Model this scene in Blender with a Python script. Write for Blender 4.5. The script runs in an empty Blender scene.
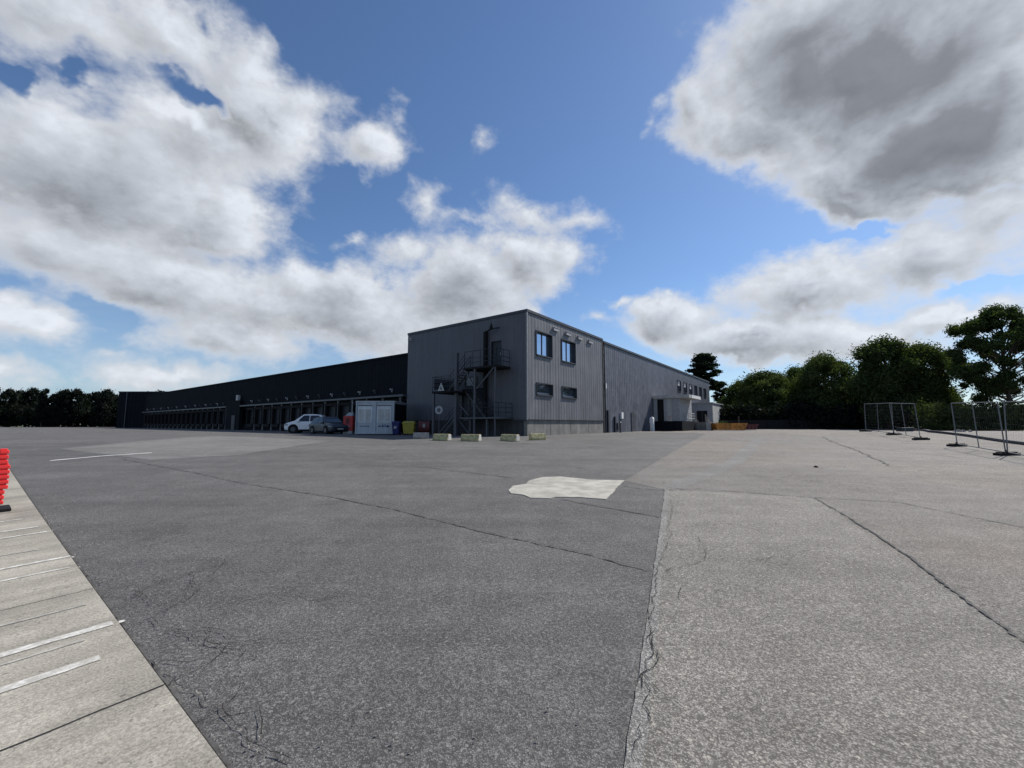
import bpy, bmesh, math, random
from mathutils import Vector, Matrix, Euler, noise as mnoise
random.seed(7)
R = math.radians
sc = bpy.context.scene
COL = sc.collection
# ------------------------------------------------------------------ camera
F = 407.0; PITCH = R(5.61); EYE = 1.6
cam_d = bpy.data.cameras.new('camera'); cam = bpy.data.objects.new('camera', cam_d); COL.objects.link(cam)
cam_d.sensor_width = 36; cam_d.lens = F/1024*36; cam_d.clip_end = 6000; cam_d.clip_start = 0.05
cam.location = (0, 0, EYE); cam.rotation_euler = (math.pi/2+PITCH, 0, 0)
sc.camera = cam
# ------------------------------------------------------------------ light
SUN_AZ, SUN_EL = 57.0, 44.0
sun_d = bpy.data.lights.new('sun', 'SUN'); sun_d.energy = 4.4; sun_d.angle = R(0.5); sun_d.color = (1, .95, .87)
sun = bpy.data.objects.new('sun', sun_d); COL.objects.link(sun)
SUNV = Vector((math.sin(R(SUN_AZ))*math.cos(R(SUN_EL)), math.cos(R(SUN_AZ))*math.cos(R(SUN_EL)), math.sin(R(SUN_EL))))
sun.rotation_euler = SUNV.to_track_quat('Z', 'Y').to_euler()
sc.view_settings.view_transform = 'Standard'; sc.view_settings.look = 'None'
sc.view_settings.exposure = 0.35; sc.view_settings.gamma = 1
sc.cycles.max_bounces = 6; sc.cycles.transparent_max_bounces = 8
SKY_STR = 0.088
CLOUD_GAIN = 0.66

def pxdir(px, py):
    x = (px-512)/F; y = -(py-384)/F
    v = Vector((x, math.cos(PITCH)-y*math.sin(PITCH), math.sin(PITCH)+y*math.cos(PITCH)))
    return v.normalized()

# ------------------------------------------------------------------ world: Nishita sky with procedural clouds
W = bpy.data.worlds.new('World'); sc.world = W; W.use_nodes = True
try:
    W.cycles.sampling_method = 'MANUAL'; W.cycles.sample_map_resolution = 512
except Exception: pass
BL = [  # px, py, radius x, radius y, rotation (deg, clockwise on the photo), weight
 (70,20,150,62,0,1.0),(190,30,95,60,10,1.1),(270,105,80,66,20,1.35),(215,130,110,60,20,1.1),
 (120,170,165,85,10,1.5),(30,160,90,80,0,1.2),(235,205,85,55,10,1.4),(60,235,140,50,10,1.0),
 (190,270,150,62,18,1.3),(330,305,190,56,12,1.6),(470,290,110,50,-12,1.6),(540,262,52,46,0,1.3),
 (535,215,48,24,0,.6),(585,215,30,15,0,.5),(230,330,110,34,10,1.0),
 (372,145,44,34,-20,.9),(395,108,22,26,-30,.45),(428,208,24,34,20,.6),(470,230,50,14,0,.4),(350,243,30,13,0,.5),(405,256,60,22,0,.7),(478,145,10,16,0,.3),
 (25,322,78,34,8,1.0),(160,370,80,24,8,.9),(15,378,55,15,5,.6),(115,345,40,12,0,.4),
 (880,60,215,118,0,2.6),(790,70,140,92,10,2.0),(760,130,104,60,10,1.5),(950,130,190,98,-8,2.6),(860,178,120,52,5,1.9),(700,110,48,60,0,1.1),(745,5,40,30,0,1.0),
 (1010,205,110,40,-10,1.0),(930,255,170,50,-14,1.3),(800,292,160,52,-12,1.35),(680,325,85,40,-5,1.5),(760,345,150,36,0,1.6),
 (950,322,125,24,-8,1.1),(860,345,110,26,0,.9),(620,300,26,9,-10,.5),(650,117,12,12,0,.4),(600,320,16,8,0,.4),(450,345,120,26,-8,.9),
]
NEG = [(8,78,30,16,0,1.3),(72,80,22,12,0,.8),(190,88,52,16,20,1.4),(225,20,14,20,0,.5),(90,300,50,16,15,.8),(310,30,30,40,10,.7),(345,190,24,30,0,1.2),(700,205,60,20,10,1.2),(660,255,60,30,0,1.0),(860,226,90,7,-6,1.0),(985,285,70,9,-12,1.1),(870,375,60,14,0,.3),(320,225,30,8,10,.7)]
ng = bpy.data.node_groups.new('cloud_density', 'ShaderNodeTree')
ng.interface.new_socket('Vector', in_out='INPUT', socket_type='NodeSocketVector')
ng.interface.new_socket('Density', in_out='OUTPUT', socket_type='NodeSocketFloat')
def nd(t, ty, **kw):
    n = t.nodes.new(ty)
    for k, v in kw.items(): setattr(n, k, v)
    return n
def math_(t, op, a, b=None, c=None, clamp=False):
    n = nd(t, 'ShaderNodeMath', operation=op, use_clamp=clamp)
    for i, v in enumerate((a, b, c)):
        if v is None: continue
        if isinstance(v, (int, float)): n.inputs[i].default_value = v
        else: t.links.new(v, n.inputs[i])
    return n.outputs[0]
def vmath(t, op, a, b=None, scale=None):
    n = nd(t, 'ShaderNodeVectorMath', operation=op)
    for i, v in enumerate((a, b)):
        if v is None: continue
        if isinstance(v, (tuple, Vector)): n.inputs[i].default_value = v
        else: t.links.new(v, n.inputs[i])
    if scale is not None: n.inputs['Scale'].default_value = scale
    return n.outputs['Value'] if op in ('LENGTH', 'DOT_PRODUCT') else n.outputs[0]
def noise_(t, vec, scale, detail=4, rough=.5, out='Fac', dist=0):
    n = nd(t, 'ShaderNodeTexNoise'); t.links.new(vec, n.inputs['Vector'])
    n.inputs['Scale'].default_value = scale; n.inputs['Detail'].default_value = detail; n.inputs['Roughness'].default_value = rough
    n.inputs['Distortion'].default_value = dist
    return n.outputs[out]
def smooth(t, v, a, b, lo=0., hi=1.):
    n = nd(t, 'ShaderNodeMapRange', interpolation_type='SMOOTHSTEP'); t.links.new(v, n.inputs['Value'])
    n.inputs['From Min'].default_value = a; n.inputs['From Max'].default_value = b
    n.inputs['To Min'].default_value = lo; n.inputs['To Max'].default_value = hi
    return n.outputs[0]
gi = nd(ng, 'NodeGroupInput').outputs[0]
w1 = vmath(ng, 'SCALE', vmath(ng, 'SUBTRACT', noise_(ng, gi, 3.2, 5, .6, 'Color'), (.5,.5,.5)), scale=.22)
w2 = vmath(ng, 'SCALE', vmath(ng, 'SUBTRACT', noise_(ng, gi, 13, 4, .6, 'Color'), (.5,.5,.5)), scale=.06)
wp = vmath(ng, 'ADD', gi, vmath(ng, 'ADD', w1, w2))
def blobfield(lst):
    acc = None
    for (px, py, rx, ry, rot, w) in lst:
        c = pxdir(px, py); a = R(rot)
        e1 = pxdir(px+rx*math.cos(a), py+rx*math.sin(a))-c; e2 = pxdir(px+ry*math.sin(a), py-ry*math.cos(a))-c
        r1, r2 = e1.length, e2.length
        e1.normalize(); e1 = (e1-c*e1.dot(c)).normalized(); n = c; e3 = e1.cross(n).normalized()
        m = Matrix((e1, n, e3)).transposed()
        mp = nd(ng, 'ShaderNodeMapping', vector_type='TEXTURE'); ng.links.new(wp, mp.inputs['Vector'])
        mp.inputs['Location'].default_value = c; mp.inputs['Rotation'].default_value = m.to_euler()
        mp.inputs['Scale'].default_value = (r1, .5, r2)
        v = math_(ng, 'MULTIPLY_ADD', vmath(ng, 'LENGTH', mp.outputs[0]), -w, w)
        acc = v if acc is None else math_(ng, 'SMOOTH_MAX', acc, v, .25)
    return acc
pos = blobfield(BL)
neg = math_(ng, 'MAXIMUM', blobfield(NEG), 0.0)
# clouds outside the photographed part of the sky
sep = nd(ng, 'ShaderNodeSeparateXYZ'); ng.links.new(gi, sep.inputs[0])
back = smooth(ng, sep.outputs['Y'], .35, .05)
bg = math_(ng, 'MULTIPLY', math_(ng, 'MULTIPLY_ADD', noise_(ng, gi, 2.2, 3, .5), 5, -2.7), back)
pos = math_(ng, 'MAXIMUM', pos, math_(ng, 'MULTIPLY_ADD', back, 3.0, -3.0))
pos = math_(ng, 'ADD', pos, bg)
st = vmath(ng, 'MULTIPLY', gi, (1, 1, 1.5))
n1 = math_(ng, 'SUBTRACT', noise_(ng, st, 5.5, 9, .6, dist=.3), .5)
n2 = math_(ng, 'SUBTRACT', noise_(ng, st, 17, 7, .62), .5)
d = math_(ng, 'ADD', math_(ng, 'MULTIPLY_ADD', neg, -.7, pos), math_(ng, 'ADD', math_(ng, 'MULTIPLY', n1, 1.45), math_(ng, 'MULTIPLY_ADD', n2, .8, -.14)))
go = nd(ng, 'NodeGroupOutput'); ng.links.new(d, go.inputs[0])

t = W.node_tree; t.nodes.clear()
tc = nd(t, 'ShaderNodeTexCoord').outputs['Generated']
def dens(off):
    g = nd(t, 'ShaderNodeGroup'); g.node_tree = ng
    t.links.new(vmath(t, 'NORMALIZE', vmath(t, 'ADD', tc, off)) if off else tc, g.inputs[0])
    return g.outputs[0]
d0 = dens(None)
d1 = dens(SUNV*.05)
alpha = smooth(t, d0, -.2, .55)
tn = math_(t, 'SUBTRACT', noise_(t, vmath(t, 'MULTIPLY', tc, (1, 1, 2.2)), 7, 6, .6), .5)
thick = smooth(t, math_(t, 'MULTIPLY_ADD', math_(t, 'MULTIPLY', tn, smooth(t, d0, .9, 2.0, 1, .25)), .9, math_(t, 'MINIMUM', d0, 1.75)), .0, 2.25)
relief = math_(t, 'SUBTRACT', d0, d1)
cl = nd(t, 'ShaderNodeClamp'); t.links.new(relief, cl.inputs[0]); cl.inputs['Min'].default_value = -.55; cl.inputs['Max'].default_value = .55
cr = nd(t, 'ShaderNodeValToRGB'); t.links.new(thick, cr.inputs[0])
e = cr.color_ramp.elements; e[0].position = 0; e[0].color = (.84,.87,.92,1); e[1].position = 1; e[1].color = (.215,.225,.25,1)
for p_, c_ in ((.18,(.70,.74,.80,1)), (.42,(.57,.61,.67,1)), (.62,(.46,.495,.55,1)), (.82,(.31,.325,.36,1))):
    x = cr.color_ramp.elements.new(p_); x.color = c_
lum = math_(t, 'MULTIPLY_ADD', math_(t, 'MULTIPLY', cl.outputs[0], math_(t, 'MULTIPLY', smooth(t, d0, .15, .8), smooth(t, d0, .8, 2.0, 1, .25))), .75, 1.0)
ccol = vmath(t, 'SCALE', cr.outputs[0]); t.links.new(lum, ccol.node.inputs['Scale'])
sky = nd(t, 'ShaderNodeTexSky', sky_type='NISHITA', sun_disc=False, sun_elevation=R(SUN_EL), sun_rotation=R(SUN_AZ))
sky.air_density = 1.0; sky.dust_density = .3; sky.ozone_density = 3.0
bg1 = nd(t, 'ShaderNodeBackground'); t.links.new(vmath(t, 'MULTIPLY', sky.outputs[0], (.82, .94, 1.07)), bg1.inputs[0]); bg1.inputs[1].default_value = SKY_STR
bg2 = nd(t, 'ShaderNodeBackground'); t.links.new(ccol, bg2.inputs[0]); bg2.inputs[1].default_value = CLOUD_GAIN
sz = nd(t, 'ShaderNodeSeparateXYZ'); t.links.new(tc, sz.inputs[0])
veil = nd(t, 'ShaderNodeBackground'); veil.inputs[0].default_value = (.40, .50, .62, 1); veil.inputs[1].default_value = .85
wisp = smooth(t, noise_(t, vmath(t, 'MULTIPLY', tc, (1.2, 1.2, 4)), 5, 8, .65, dist=.6), .35, .75, .55, 1.25)
mv = nd(t, 'ShaderNodeMixShader'); t.links.new(math_(t, 'MULTIPLY', smooth(t, sz.outputs['Z'], -.02, .34, .62, 0), wisp), mv.inputs[0])
t.links.new(bg1.outputs[0], mv.inputs[1]); t.links.new(veil.outputs[0], mv.inputs[2])
mx = nd(t, 'ShaderNodeMixShader'); t.links.new(math_(t, 'MULTIPLY', alpha, .97), mx.inputs[0])
t.links.new(mv.outputs[0], mx.inputs[1]); t.links.new(bg2.outputs[0], mx.inputs[2])
wo = nd(t, 'ShaderNodeOutputWorld'); t.links.new(mx.outputs[0], wo.inputs[0])

# ------------------------------------------------------------------ helpers
def sstep(x, a, b):
    u = min(1, max(0, (x-a)/(b-a))); return u*u*(3-2*u)
def g(x, y):      # ground height: the yard rises gently away from the camera
    return .75*sstep(y, 0, 28) + .3*sstep(y, 20, 30)*sstep(x, 8, 20)*(1-sstep(y, 31, 45))
def P(px, py):    # point of the ground seen at a pixel of the photograph
    d_ = pxdir(px, py); k = .5
    while k < 400:
        p = d_*k
        if EYE+p.z <= g(p.x, p.y): break
        k += .02+k*.001
    return Vector((p.x, p.y))
def at(px, D):    # ground point at depth D under a column of pixels
    x = (px-512)*.995/F*D
    return Vector((x, D, g(x, D)))
def tag(o, label=None, cat=None, group=None, kind=None):
    if label: o['label'] = label
    if cat: o['category'] = cat
    if group: o['group'] = group
    if kind: o['kind'] = kind
    return o
def empty(name, loc, rz=0):
    o = bpy.data.objects.new(name, None); COL.objects.link(o); o.location = loc; o.rotation_euler = (0, 0, rz)
    o.empty_display_size = .3
    return o
class MB:
    def __init__(s): s.v = []; s.f = []
    def poly(s, vs):
        vs = list(vs)
        i = len(s.v); s.v += [tuple(v) for v in vs]; s.f.append(tuple(range(i, i+len(vs))))
    def box(s, x0, y0, z0, x1, y1, z1):
        i = len(s.v)
        x0, x1 = sorted((x0, x1)); y0, y1 = sorted((y0, y1)); z0, z1 = sorted((z0, z1))
        s.v += [(x0,y0,z0),(x1,y0,z0),(x1,y1,z0),(x0,y1,z0),(x0,y0,z1),(x1,y0,z1),(x1,y1,z1),(x0,y1,z1)]
        s.f += [tuple(i+k for k in q) for q in ((0,3,2,1),(4,5,6,7),(0,1,5,4),(1,2,6,5),(2,3,7,6),(3,0,4,7))]
        return s
    def tube(s, a, b, r, n=8, r2=None, flat=None):
        a = Vector(a); b = Vector(b); r2 = r if r2 is None else r2
        d_ = (b-a)
        if d_.length < 1e-6: return s
        d_.normalize(); up = Vector((0,0,1)) if abs(d_.z) < .95 else Vector((1,0,0))
        x = d_.cross(up).normalized(); y = d_.cross(x)
        i = len(s.v)
        for c, rr in ((a, r), (b, r2)):
            for k in range(n):
                t_ = 2*math.pi*(k+.5)/n; s.v.append(tuple(c+x*math.cos(t_)*rr+y*math.sin(t_)*rr))
        for k in range(n): s.f.append((i+k, i+(k+1)%n, i+n+(k+1)%n, i+n+k))
        s.f.append(tuple(i+k for k in reversed(range(n)))); s.f.append(tuple(i+n+k for k in range(n)))
        return s
    def bar(s, a, b, w=.05): return s.tube(a, b, w*.707, 4)
    def loft(s, rings, caps=True):
        i = len(s.v); n = len(rings[0])
        for r_ in rings: s.v += [tuple(v) for v in r_]
        for j in range(len(rings)-1):
            for k in range(n): s.f.append((i+j*n+k, i+j*n+(k+1)%n, i+(j+1)*n+(k+1)%n, i+(j+1)*n+k))
        if caps:
            s.f.append(tuple(i+k for k in reversed(range(n)))); m = i+(len(rings)-1)*n; s.f.append(tuple(m+k for k in range(n)))
        return s
    def build(s, name, mat, parent=None, bevel=0, smooth=False, subd=0):
        me = bpy.data.meshes.new(name); me.from_pydata(s.v, [], s.f)
        bm = bmesh.new(); bm.from_mesh(me); bmesh.ops.recalc_face_normals(bm, faces=bm.faces); bm.to_mesh(me); bm.free()
        o = bpy.data.objects.new(name, me); COL.objects.link(o)
        if mat: me.materials.append(mat)
        if parent: o.parent = parent
        if subd:
            m = o.modifiers.new('s', 'SUBSURF'); m.levels = m.render_levels = subd
        if bevel:
            m = o.modifiers.new('b', 'BEVEL'); m.width = bevel; m.segments = 2; m.limit_method = 'ANGLE'
        if smooth: me.shade_smooth() if hasattr(me, 'shade_smooth') else None
        return o
def copy_tree(o, parent=None, skip=()):
    c = o.copy(); COL.objects.link(c); c.parent = parent
    for ch in o.children: copy_tree(ch, c)
    return c

# ------------------------------------------------------------------ materials
def mat(name, col, rough=.6, metal=0., var=.12, vscale=3., bump=0., bscale=40., spec=.5, coat=0., stain=0., trans=0.):
    m = bpy.data.materials.new(name); m.use_nodes = True; t = m.node_tree; b = t.nodes['Principled BSDF']
    tcn = nd(t, 'ShaderNodeTexCoord'); v = tcn.outputs['Object']
    n = noise_(t, v, vscale, 6, .6)
    k = smooth(t, n, .3, .7, 1-var, 1+var)
    if stain:
        m2 = nd(t, 'ShaderNodeMapping'); m2.inputs['Scale'].default_value = (1, 1, .08); t.links.new(v, m2.inputs[0])
        k = math_(t, 'MULTIPLY', k, smooth(t, noise_(t, m2.outputs[0], 2.4, 5, .65), .35, .7, 1-stain, 1+stain*.4))
    sc_ = vmath(t, 'SCALE', tuple(col)); t.links.new(k, sc_.node.inputs['Scale']); t.links.new(sc_, b.inputs['Base Color'])
    r_ = smooth(t, n, .3, .7, max(0, rough-.06), min(1, rough+.06)); t.links.new(r_, b.inputs['Roughness'])
    b.inputs['Metallic'].default_value = metal; b.inputs['Specular IOR Level'].default_value = spec
    b.inputs['Coat Weight'].default_value = coat; b.inputs['Transmission Weight'].default_value = trans
    if bump:
        bn = nd(t, 'ShaderNodeBump'); bn.inputs['Strength'].default_value = bump; bn.inputs['Distance'].default_value = .01
        t.links.new(noise_(t, v, bscale, 5, .6), bn.inputs['Height']); t.links.new(bn.outputs[0], b.inputs['Normal'])
    return m
M = {}
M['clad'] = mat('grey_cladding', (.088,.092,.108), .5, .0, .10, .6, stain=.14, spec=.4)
M['clad_side'] = mat('side_sheet', (.145,.148,.162), .5, .0, .12, .6, stain=.18, spec=.35)
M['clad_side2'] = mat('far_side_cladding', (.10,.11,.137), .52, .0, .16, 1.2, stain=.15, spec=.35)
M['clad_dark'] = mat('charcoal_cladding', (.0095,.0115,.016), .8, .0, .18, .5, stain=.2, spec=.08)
M['trim'] = mat('dark_trim', (.035,.038,.046), .45, spec=.4)
M['trim_light'] = mat('light_trim', (.22,.22,.23), .5)
M['fence'] = mat('weathered_fence_steel', (.16,.165,.17), .6, .2, .15, 6)
M['black'] = mat('black_rubber', (.012,.012,.013), .8, spec=.2)
M['dark'] = mat('dark_metal', (.022,.026,.034), .5, spec=.3)
M['steel'] = mat('painted_steel', (.055,.06,.072), .45, .0, .2, 4)
M['galv'] = mat('galvanised', (.30,.31,.32), .45, .6, .15, 6)
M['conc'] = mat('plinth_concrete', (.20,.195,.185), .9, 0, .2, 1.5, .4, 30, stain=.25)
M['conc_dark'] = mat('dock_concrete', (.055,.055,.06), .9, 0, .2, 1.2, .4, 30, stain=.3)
M['white'] = mat('white_paint', (.72,.72,.72), .5, 0, .06)
M['offwhite'] = mat('offwhite_panel', (.42,.42,.41), .6, 0, .1, 2, stain=.12)
M['container'] = mat('container_paint', (.38,.42,.46), .5, 0, .08, 2, stain=.15)
M['container2'] = mat('container_panel', (.55,.59,.62), .5, 0, .08, 2, stain=.15)
M['palegrey'] = mat('pale_grey', (.30,.31,.33), .6)
M['blue'] = mat('blue_plastic', (.006,.012,.10), .4)
M['yellow'] = mat('yellow_bin_plastic', (.30,.26,.03), .5, 0, .15, 4)
M['yellowblock'] = mat('faded_yellow_paint', (.40,.36,.19), .85, 0, .35, 6, .5, 30)
M['greyblock'] = mat('grey_concrete_block', (.30,.27,.24), .9, 0, .3, 6, .5, 30)
M['red'] = mat('red_paint', (.40,.015,.015), .4, 0, .15, 3)
M['redplastic'] = mat('red_plastic', (.75,.03,.03), .4, 0, .06, 3)
M['darkred'] = mat('dark_red', (.10,.02,.02), .6)
M['orange'] = mat('orange_skip_paint', (.50,.20,.03), .6, 0, .3, 2.5, stain=.3)
M['carwhite'] = mat('white_car_paint', (.75,.76,.78), .25, 0, .02, 2, coat=.6)
M['cardark'] = mat('slate_car_paint', (.012,.018,.03), .4, .0, .02, 2, coat=.15)
M['bark'] = mat('bark', (.07,.055,.04), .9, 0, .3, 6, .6, 20)
def glass_mat(name, col, rough=.04, met=0.):
    m = bpy.data.materials.new(name); m.use_nodes = True; b = m.node_tree.nodes['Principled BSDF']
    t = m.node_tree; tcn = nd(t, 'ShaderNodeTexCoord')
    b.inputs['Base Color'].default_value = (*col, 1); b.inputs['Roughness'].default_value = rough; b.inputs['Specular IOR Level'].default_value = .9
    b.inputs['IOR'].default_value = 1.5
    b.inputs['Metallic'].default_value = met
    bn = nd(t, 'ShaderNodeBump'); bn.inputs['Strength'].default_value = .08; bn.inputs['Distance'].default_value = .02
    t.links.new(noise_(t, tcn.outputs['Object'], 1.5, 2), bn.inputs['Height']); t.links.new(bn.outputs[0], b.inputs['Normal'])
    return m
M['glass'] = glass_mat('window_glass', (.42,.50,.62), .05, .9)
M['carglass'] = glass_mat('car_glass', (.006,.008,.01), .08)

def asphalt(name, dark, light, tint=None, speck=1., crackamt=.6, rough=.85, mott=.14):
    m = bpy.data.materials.new(name); m.use_nodes = True; t = m.node_tree; b = t.nodes['Principled BSDF']
    v = nd(t, 'ShaderNodeTexCoord').outputs['Object']
    vo = nd(t, 'ShaderNodeTexVoronoi'); vo.inputs['Scale'].default_value = 105; t.links.new(v, vo.inputs['Vector'])
    cs = nd(t, 'ShaderNodeSeparateColor'); t.links.new(vo.outputs['Color'], cs.inputs[0])
    st1 = smooth(t, cs.outputs[0], -.25, 1.25)                         # stones of different paleness
    gap = smooth(t, vo.outputs['Distance'], .35, .8, 1, .02)
    agg = math_(t, 'MULTIPLY', st1, gap)
    n0 = noise_(t, v, 34, 5, .75)
    agg = math_(t, 'MULTIPLY_ADD', smooth(t, n0, .3, .72, -.35, .35), speck, agg)
    mxn = nd(t, 'ShaderNodeMix', data_type='RGBA'); mxn.inputs[6].default_value = (*dark, 1); mxn.inputs[7].default_value = (*light, 1)
    t.links.new(agg, mxn.inputs[0]); mxn.clamp_factor = True
    # large wear and tyre traces
    big = noise_(t, v, .35, 5, .62)
    mp = nd(t, 'ShaderNodeMapping'); mp.inputs['Rotation'].default_value = (0, 0, R(-53)); mp.inputs['Scale'].default_value = (.12, 1.6, 1); t.links.new(v, mp.inputs[0])
    trk = noise_(t, mp.outputs[0], .9, 4, .6)
    md = noise_(t, v, 2.3, 4, .6)
    k = math_(t, 'MULTIPLY', smooth(t, big, .3, .7, 1-mott, 1+mott), smooth(t, trk, .3, .7, .9, 1.1))
    k = math_(t, 'MULTIPLY', k, smooth(t, md, .3, .72, .9, 1.1))
    # crazing cracks
    vw = vmath(t, 'ADD', v, vmath(t, 'SCALE', noise_(t, v, 3, 4, .6, 'Color'), scale=.5))
    vc = nd(t, 'ShaderNodeTexVoronoi', feature='DISTANCE_TO_EDGE'); vc.inputs['Scale'].default_value = 1.5; t.links.new(vw, vc.inputs['Vector'])
    line = smooth(t, vc.outputs['Distance'], .004, .016, 1, 0)
    msk = smooth(t, noise_(t, v, .45, 3, .5), .56, .68)
    cm = math_(t, 'MULTIPLY', math_(t, 'MULTIPLY', line, msk), crackamt)
    k = math_(t, 'MULTIPLY', k, math_(t, 'SUBTRACT', 1, cm))
    s_ = vmath(t, 'SCALE', mxn.outputs[2]); t.links.new(k, s_.node.inputs['Scale'])
    big2 = nd(t, 'ShaderNodeTexVoronoi'); big2.inputs['Scale'].default_value = 38; t.links.new(v, big2.inputs['Vector'])
    c2 = nd(t, 'ShaderNodeSeparateColor'); t.links.new(big2.outputs['Color'], c2.inputs[0])
    peb = math_(t, 'MULTIPLY', smooth(t, c2.outputs[1], .90, .96), smooth(t, big2.outputs['Distance'], .42, .30))
    oil = smooth(t, noise_(t, v, 1.1, 3, .5), .70, .78, 1, .72)
    s_ = vmath(t, 'SCALE', s_); t.links.new(oil, s_.node.inputs['Scale'])
    pm = nd(t, 'ShaderNodeMix', data_type='RGBA'); t.links.new(math_(t, 'MULTIPLY', peb, .6), pm.inputs[0]); t.links.new(s_, pm.inputs[6]); pm.inputs[7].default_value = (light[0]*1.35, light[1]*1.32, light[2]*1.25, 1)
    s_ = pm.outputs[2]
    out = s_
    if tint:
        mt = nd(t, 'ShaderNodeMix', data_type='RGBA', blend_type='MULTIPLY'); t.links.new(s_, mt.inputs[6]); mt.inputs[7].default_value = (*tint, 1)
        t.links.new(smooth(t, noise_(t, v, .16, 3, .5), .45, .62), mt.inputs[0]); out = mt.outputs[2]
    t.links.new(out, b.inputs['Base Color']); b.inputs['Roughness'].default_value = rough; b.inputs['Specular IOR Level'].default_value = .3
    h = math_(t, 'MULTIPLY_ADD', cm, -2, agg)
    bn = nd(t, 'ShaderNodeBump'); bn.inputs['Strength'].default_value = .55; bn.inputs['Distance'].default_value = .006
    t.links.new(h, bn.inputs['Height']); t.links.new(bn.outputs[0], b.inputs['Normal'])
    return m
M['asph'] = asphalt('yard_asphalt', (.060,.058,.057), (.205,.200,.195))
M['asph_l'] = asphalt('worn_pale_asphalt', (.085,.079,.073), (.30,.281,.259), (1.03,.985,.94), crackamt=.5, mott=.1)
M['asph_p'] = asphalt('pale_patch_asphalt', (.10,.094,.085), (.355,.336,.303), None, speck=1.1, crackamt=.4, mott=.12)
M['asph_g'] = asphalt('old_grey_asphalt', (.11,.107,.103), (.27,.262,.25), None, speck=.7, crackamt=.2, mott=.12)
M['seal'] = asphalt('joint_strip', (.11,.108,.102), (.38,.372,.352), None, speck=.9, crackamt=.9, mott=.2)
M['crack'] = mat('crack_dark', (.035,.033,.032), .95, 0, .4, 9, spec=.1)
M['seam'] = mat('tar_seam', (.085,.082,.08), .9, 0, .35, 12, spec=.2)
M['cream'] = mat('cream_screed_patch', (.35,.335,.29), .85, 0, .24, 3, .3, 50)
def concrete_slab():
    m = bpy.data.materials.new('slab_concrete'); m.use_nodes = True; t = m.node_tree; b = t.nodes['Principled BSDF']
    v = nd(t, 'ShaderNodeTexCoord').outputs['Object']
    mp = nd(t, 'ShaderNodeMapping'); mp.inputs['Rotation'].default_value = (0, 0, R(-53.13)); t.links.new(v, mp.inputs[0])
    mp2 = nd(t, 'ShaderNodeMapping'); mp2.inputs['Scale'].default_value = (.5, 8, 1); t.links.new(mp.outputs[0], mp2.inputs[0])
    br = noise_(t, mp2.outputs[0], 6, 5, .7)
    mp3 = nd(t, 'ShaderNodeMapping'); mp3.inputs['Scale'].default_value = (.25, 3, 1); t.links.new(mp.outputs[0], mp3.inputs[0])
    bb = noise_(t, mp3.outputs[0], 1.2, 5, .6)
    sp = noise_(t, v, 70, 4, .7); big = noise_(t, v, .8, 6, .65)
    k = math_(t, 'MULTIPLY', smooth(t, br, .3, .7, .9, 1.08), smooth(t, sp, .3, .7, .66, 1.24))
    k = math_(t, 'MULTIPLY', k, smooth(t, big, .3, .7, .74, 1.16)); k = math_(t, 'MULTIPLY', k, smooth(t, bb, .32, .68, .84, 1.1))
    pit = smooth(t, noise_(t, v, 26, 2, .5), .66, .72, 1, .6)
    k = math_(t, 'MULTIPLY', k, pit)
    s_ = vmath(t, 'SCALE', (.345,.322,.275)); t.links.new(k, s_.node.inputs['Scale']); t.links.new(s_, b.inputs['Base Color'])
    b.inputs['Roughness'].default_value = .9; b.inputs['Specular IOR Level'].default_value = .25
    bn = nd(t, 'ShaderNodeBump'); bn.inputs['Strength'].default_value = .35; bn.inputs['Distance'].default_value = .006
    t.links.new(k, bn.inputs['Height']); t.links.new(bn.outputs[0], b.inputs['Normal'])
    return m
M['slab'] = concrete_slab()
def worn_paint():
    m = bpy.data.materials.new('worn_white_marking'); m.use_nodes = True; t = m.node_tree; b = t.nodes['Principled BSDF']
    v = nd(t, 'ShaderNodeTexCoord').outputs['Object']
    a = smooth(t, noise_(t, v, 11, 8, .8), .42, .62)
    mxn = nd(t, 'ShaderNodeMix', data_type='RGBA'); mxn.inputs[6].default_value = (.30,.285,.25,1); mxn.inputs[7].default_value = (.66,.65,.61,1)
    a2 = math_(t, 'MULTIPLY_ADD', a, .75, .22)
    t.links.new(a2, mxn.inputs[0]); t.links.new(mxn.outputs[2], b.inputs['Base Color']); b.inputs['Roughness'].default_value = .8
    return m
M['paint'] = worn_paint()
M['paint_faint'] = mat('faded_marking', (.36,.35,.32), .85, 0, .3, 12)
M['grass'] = mat('rough_grass', (.06,.075,.03), .95, 0, .4, .4)
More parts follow.
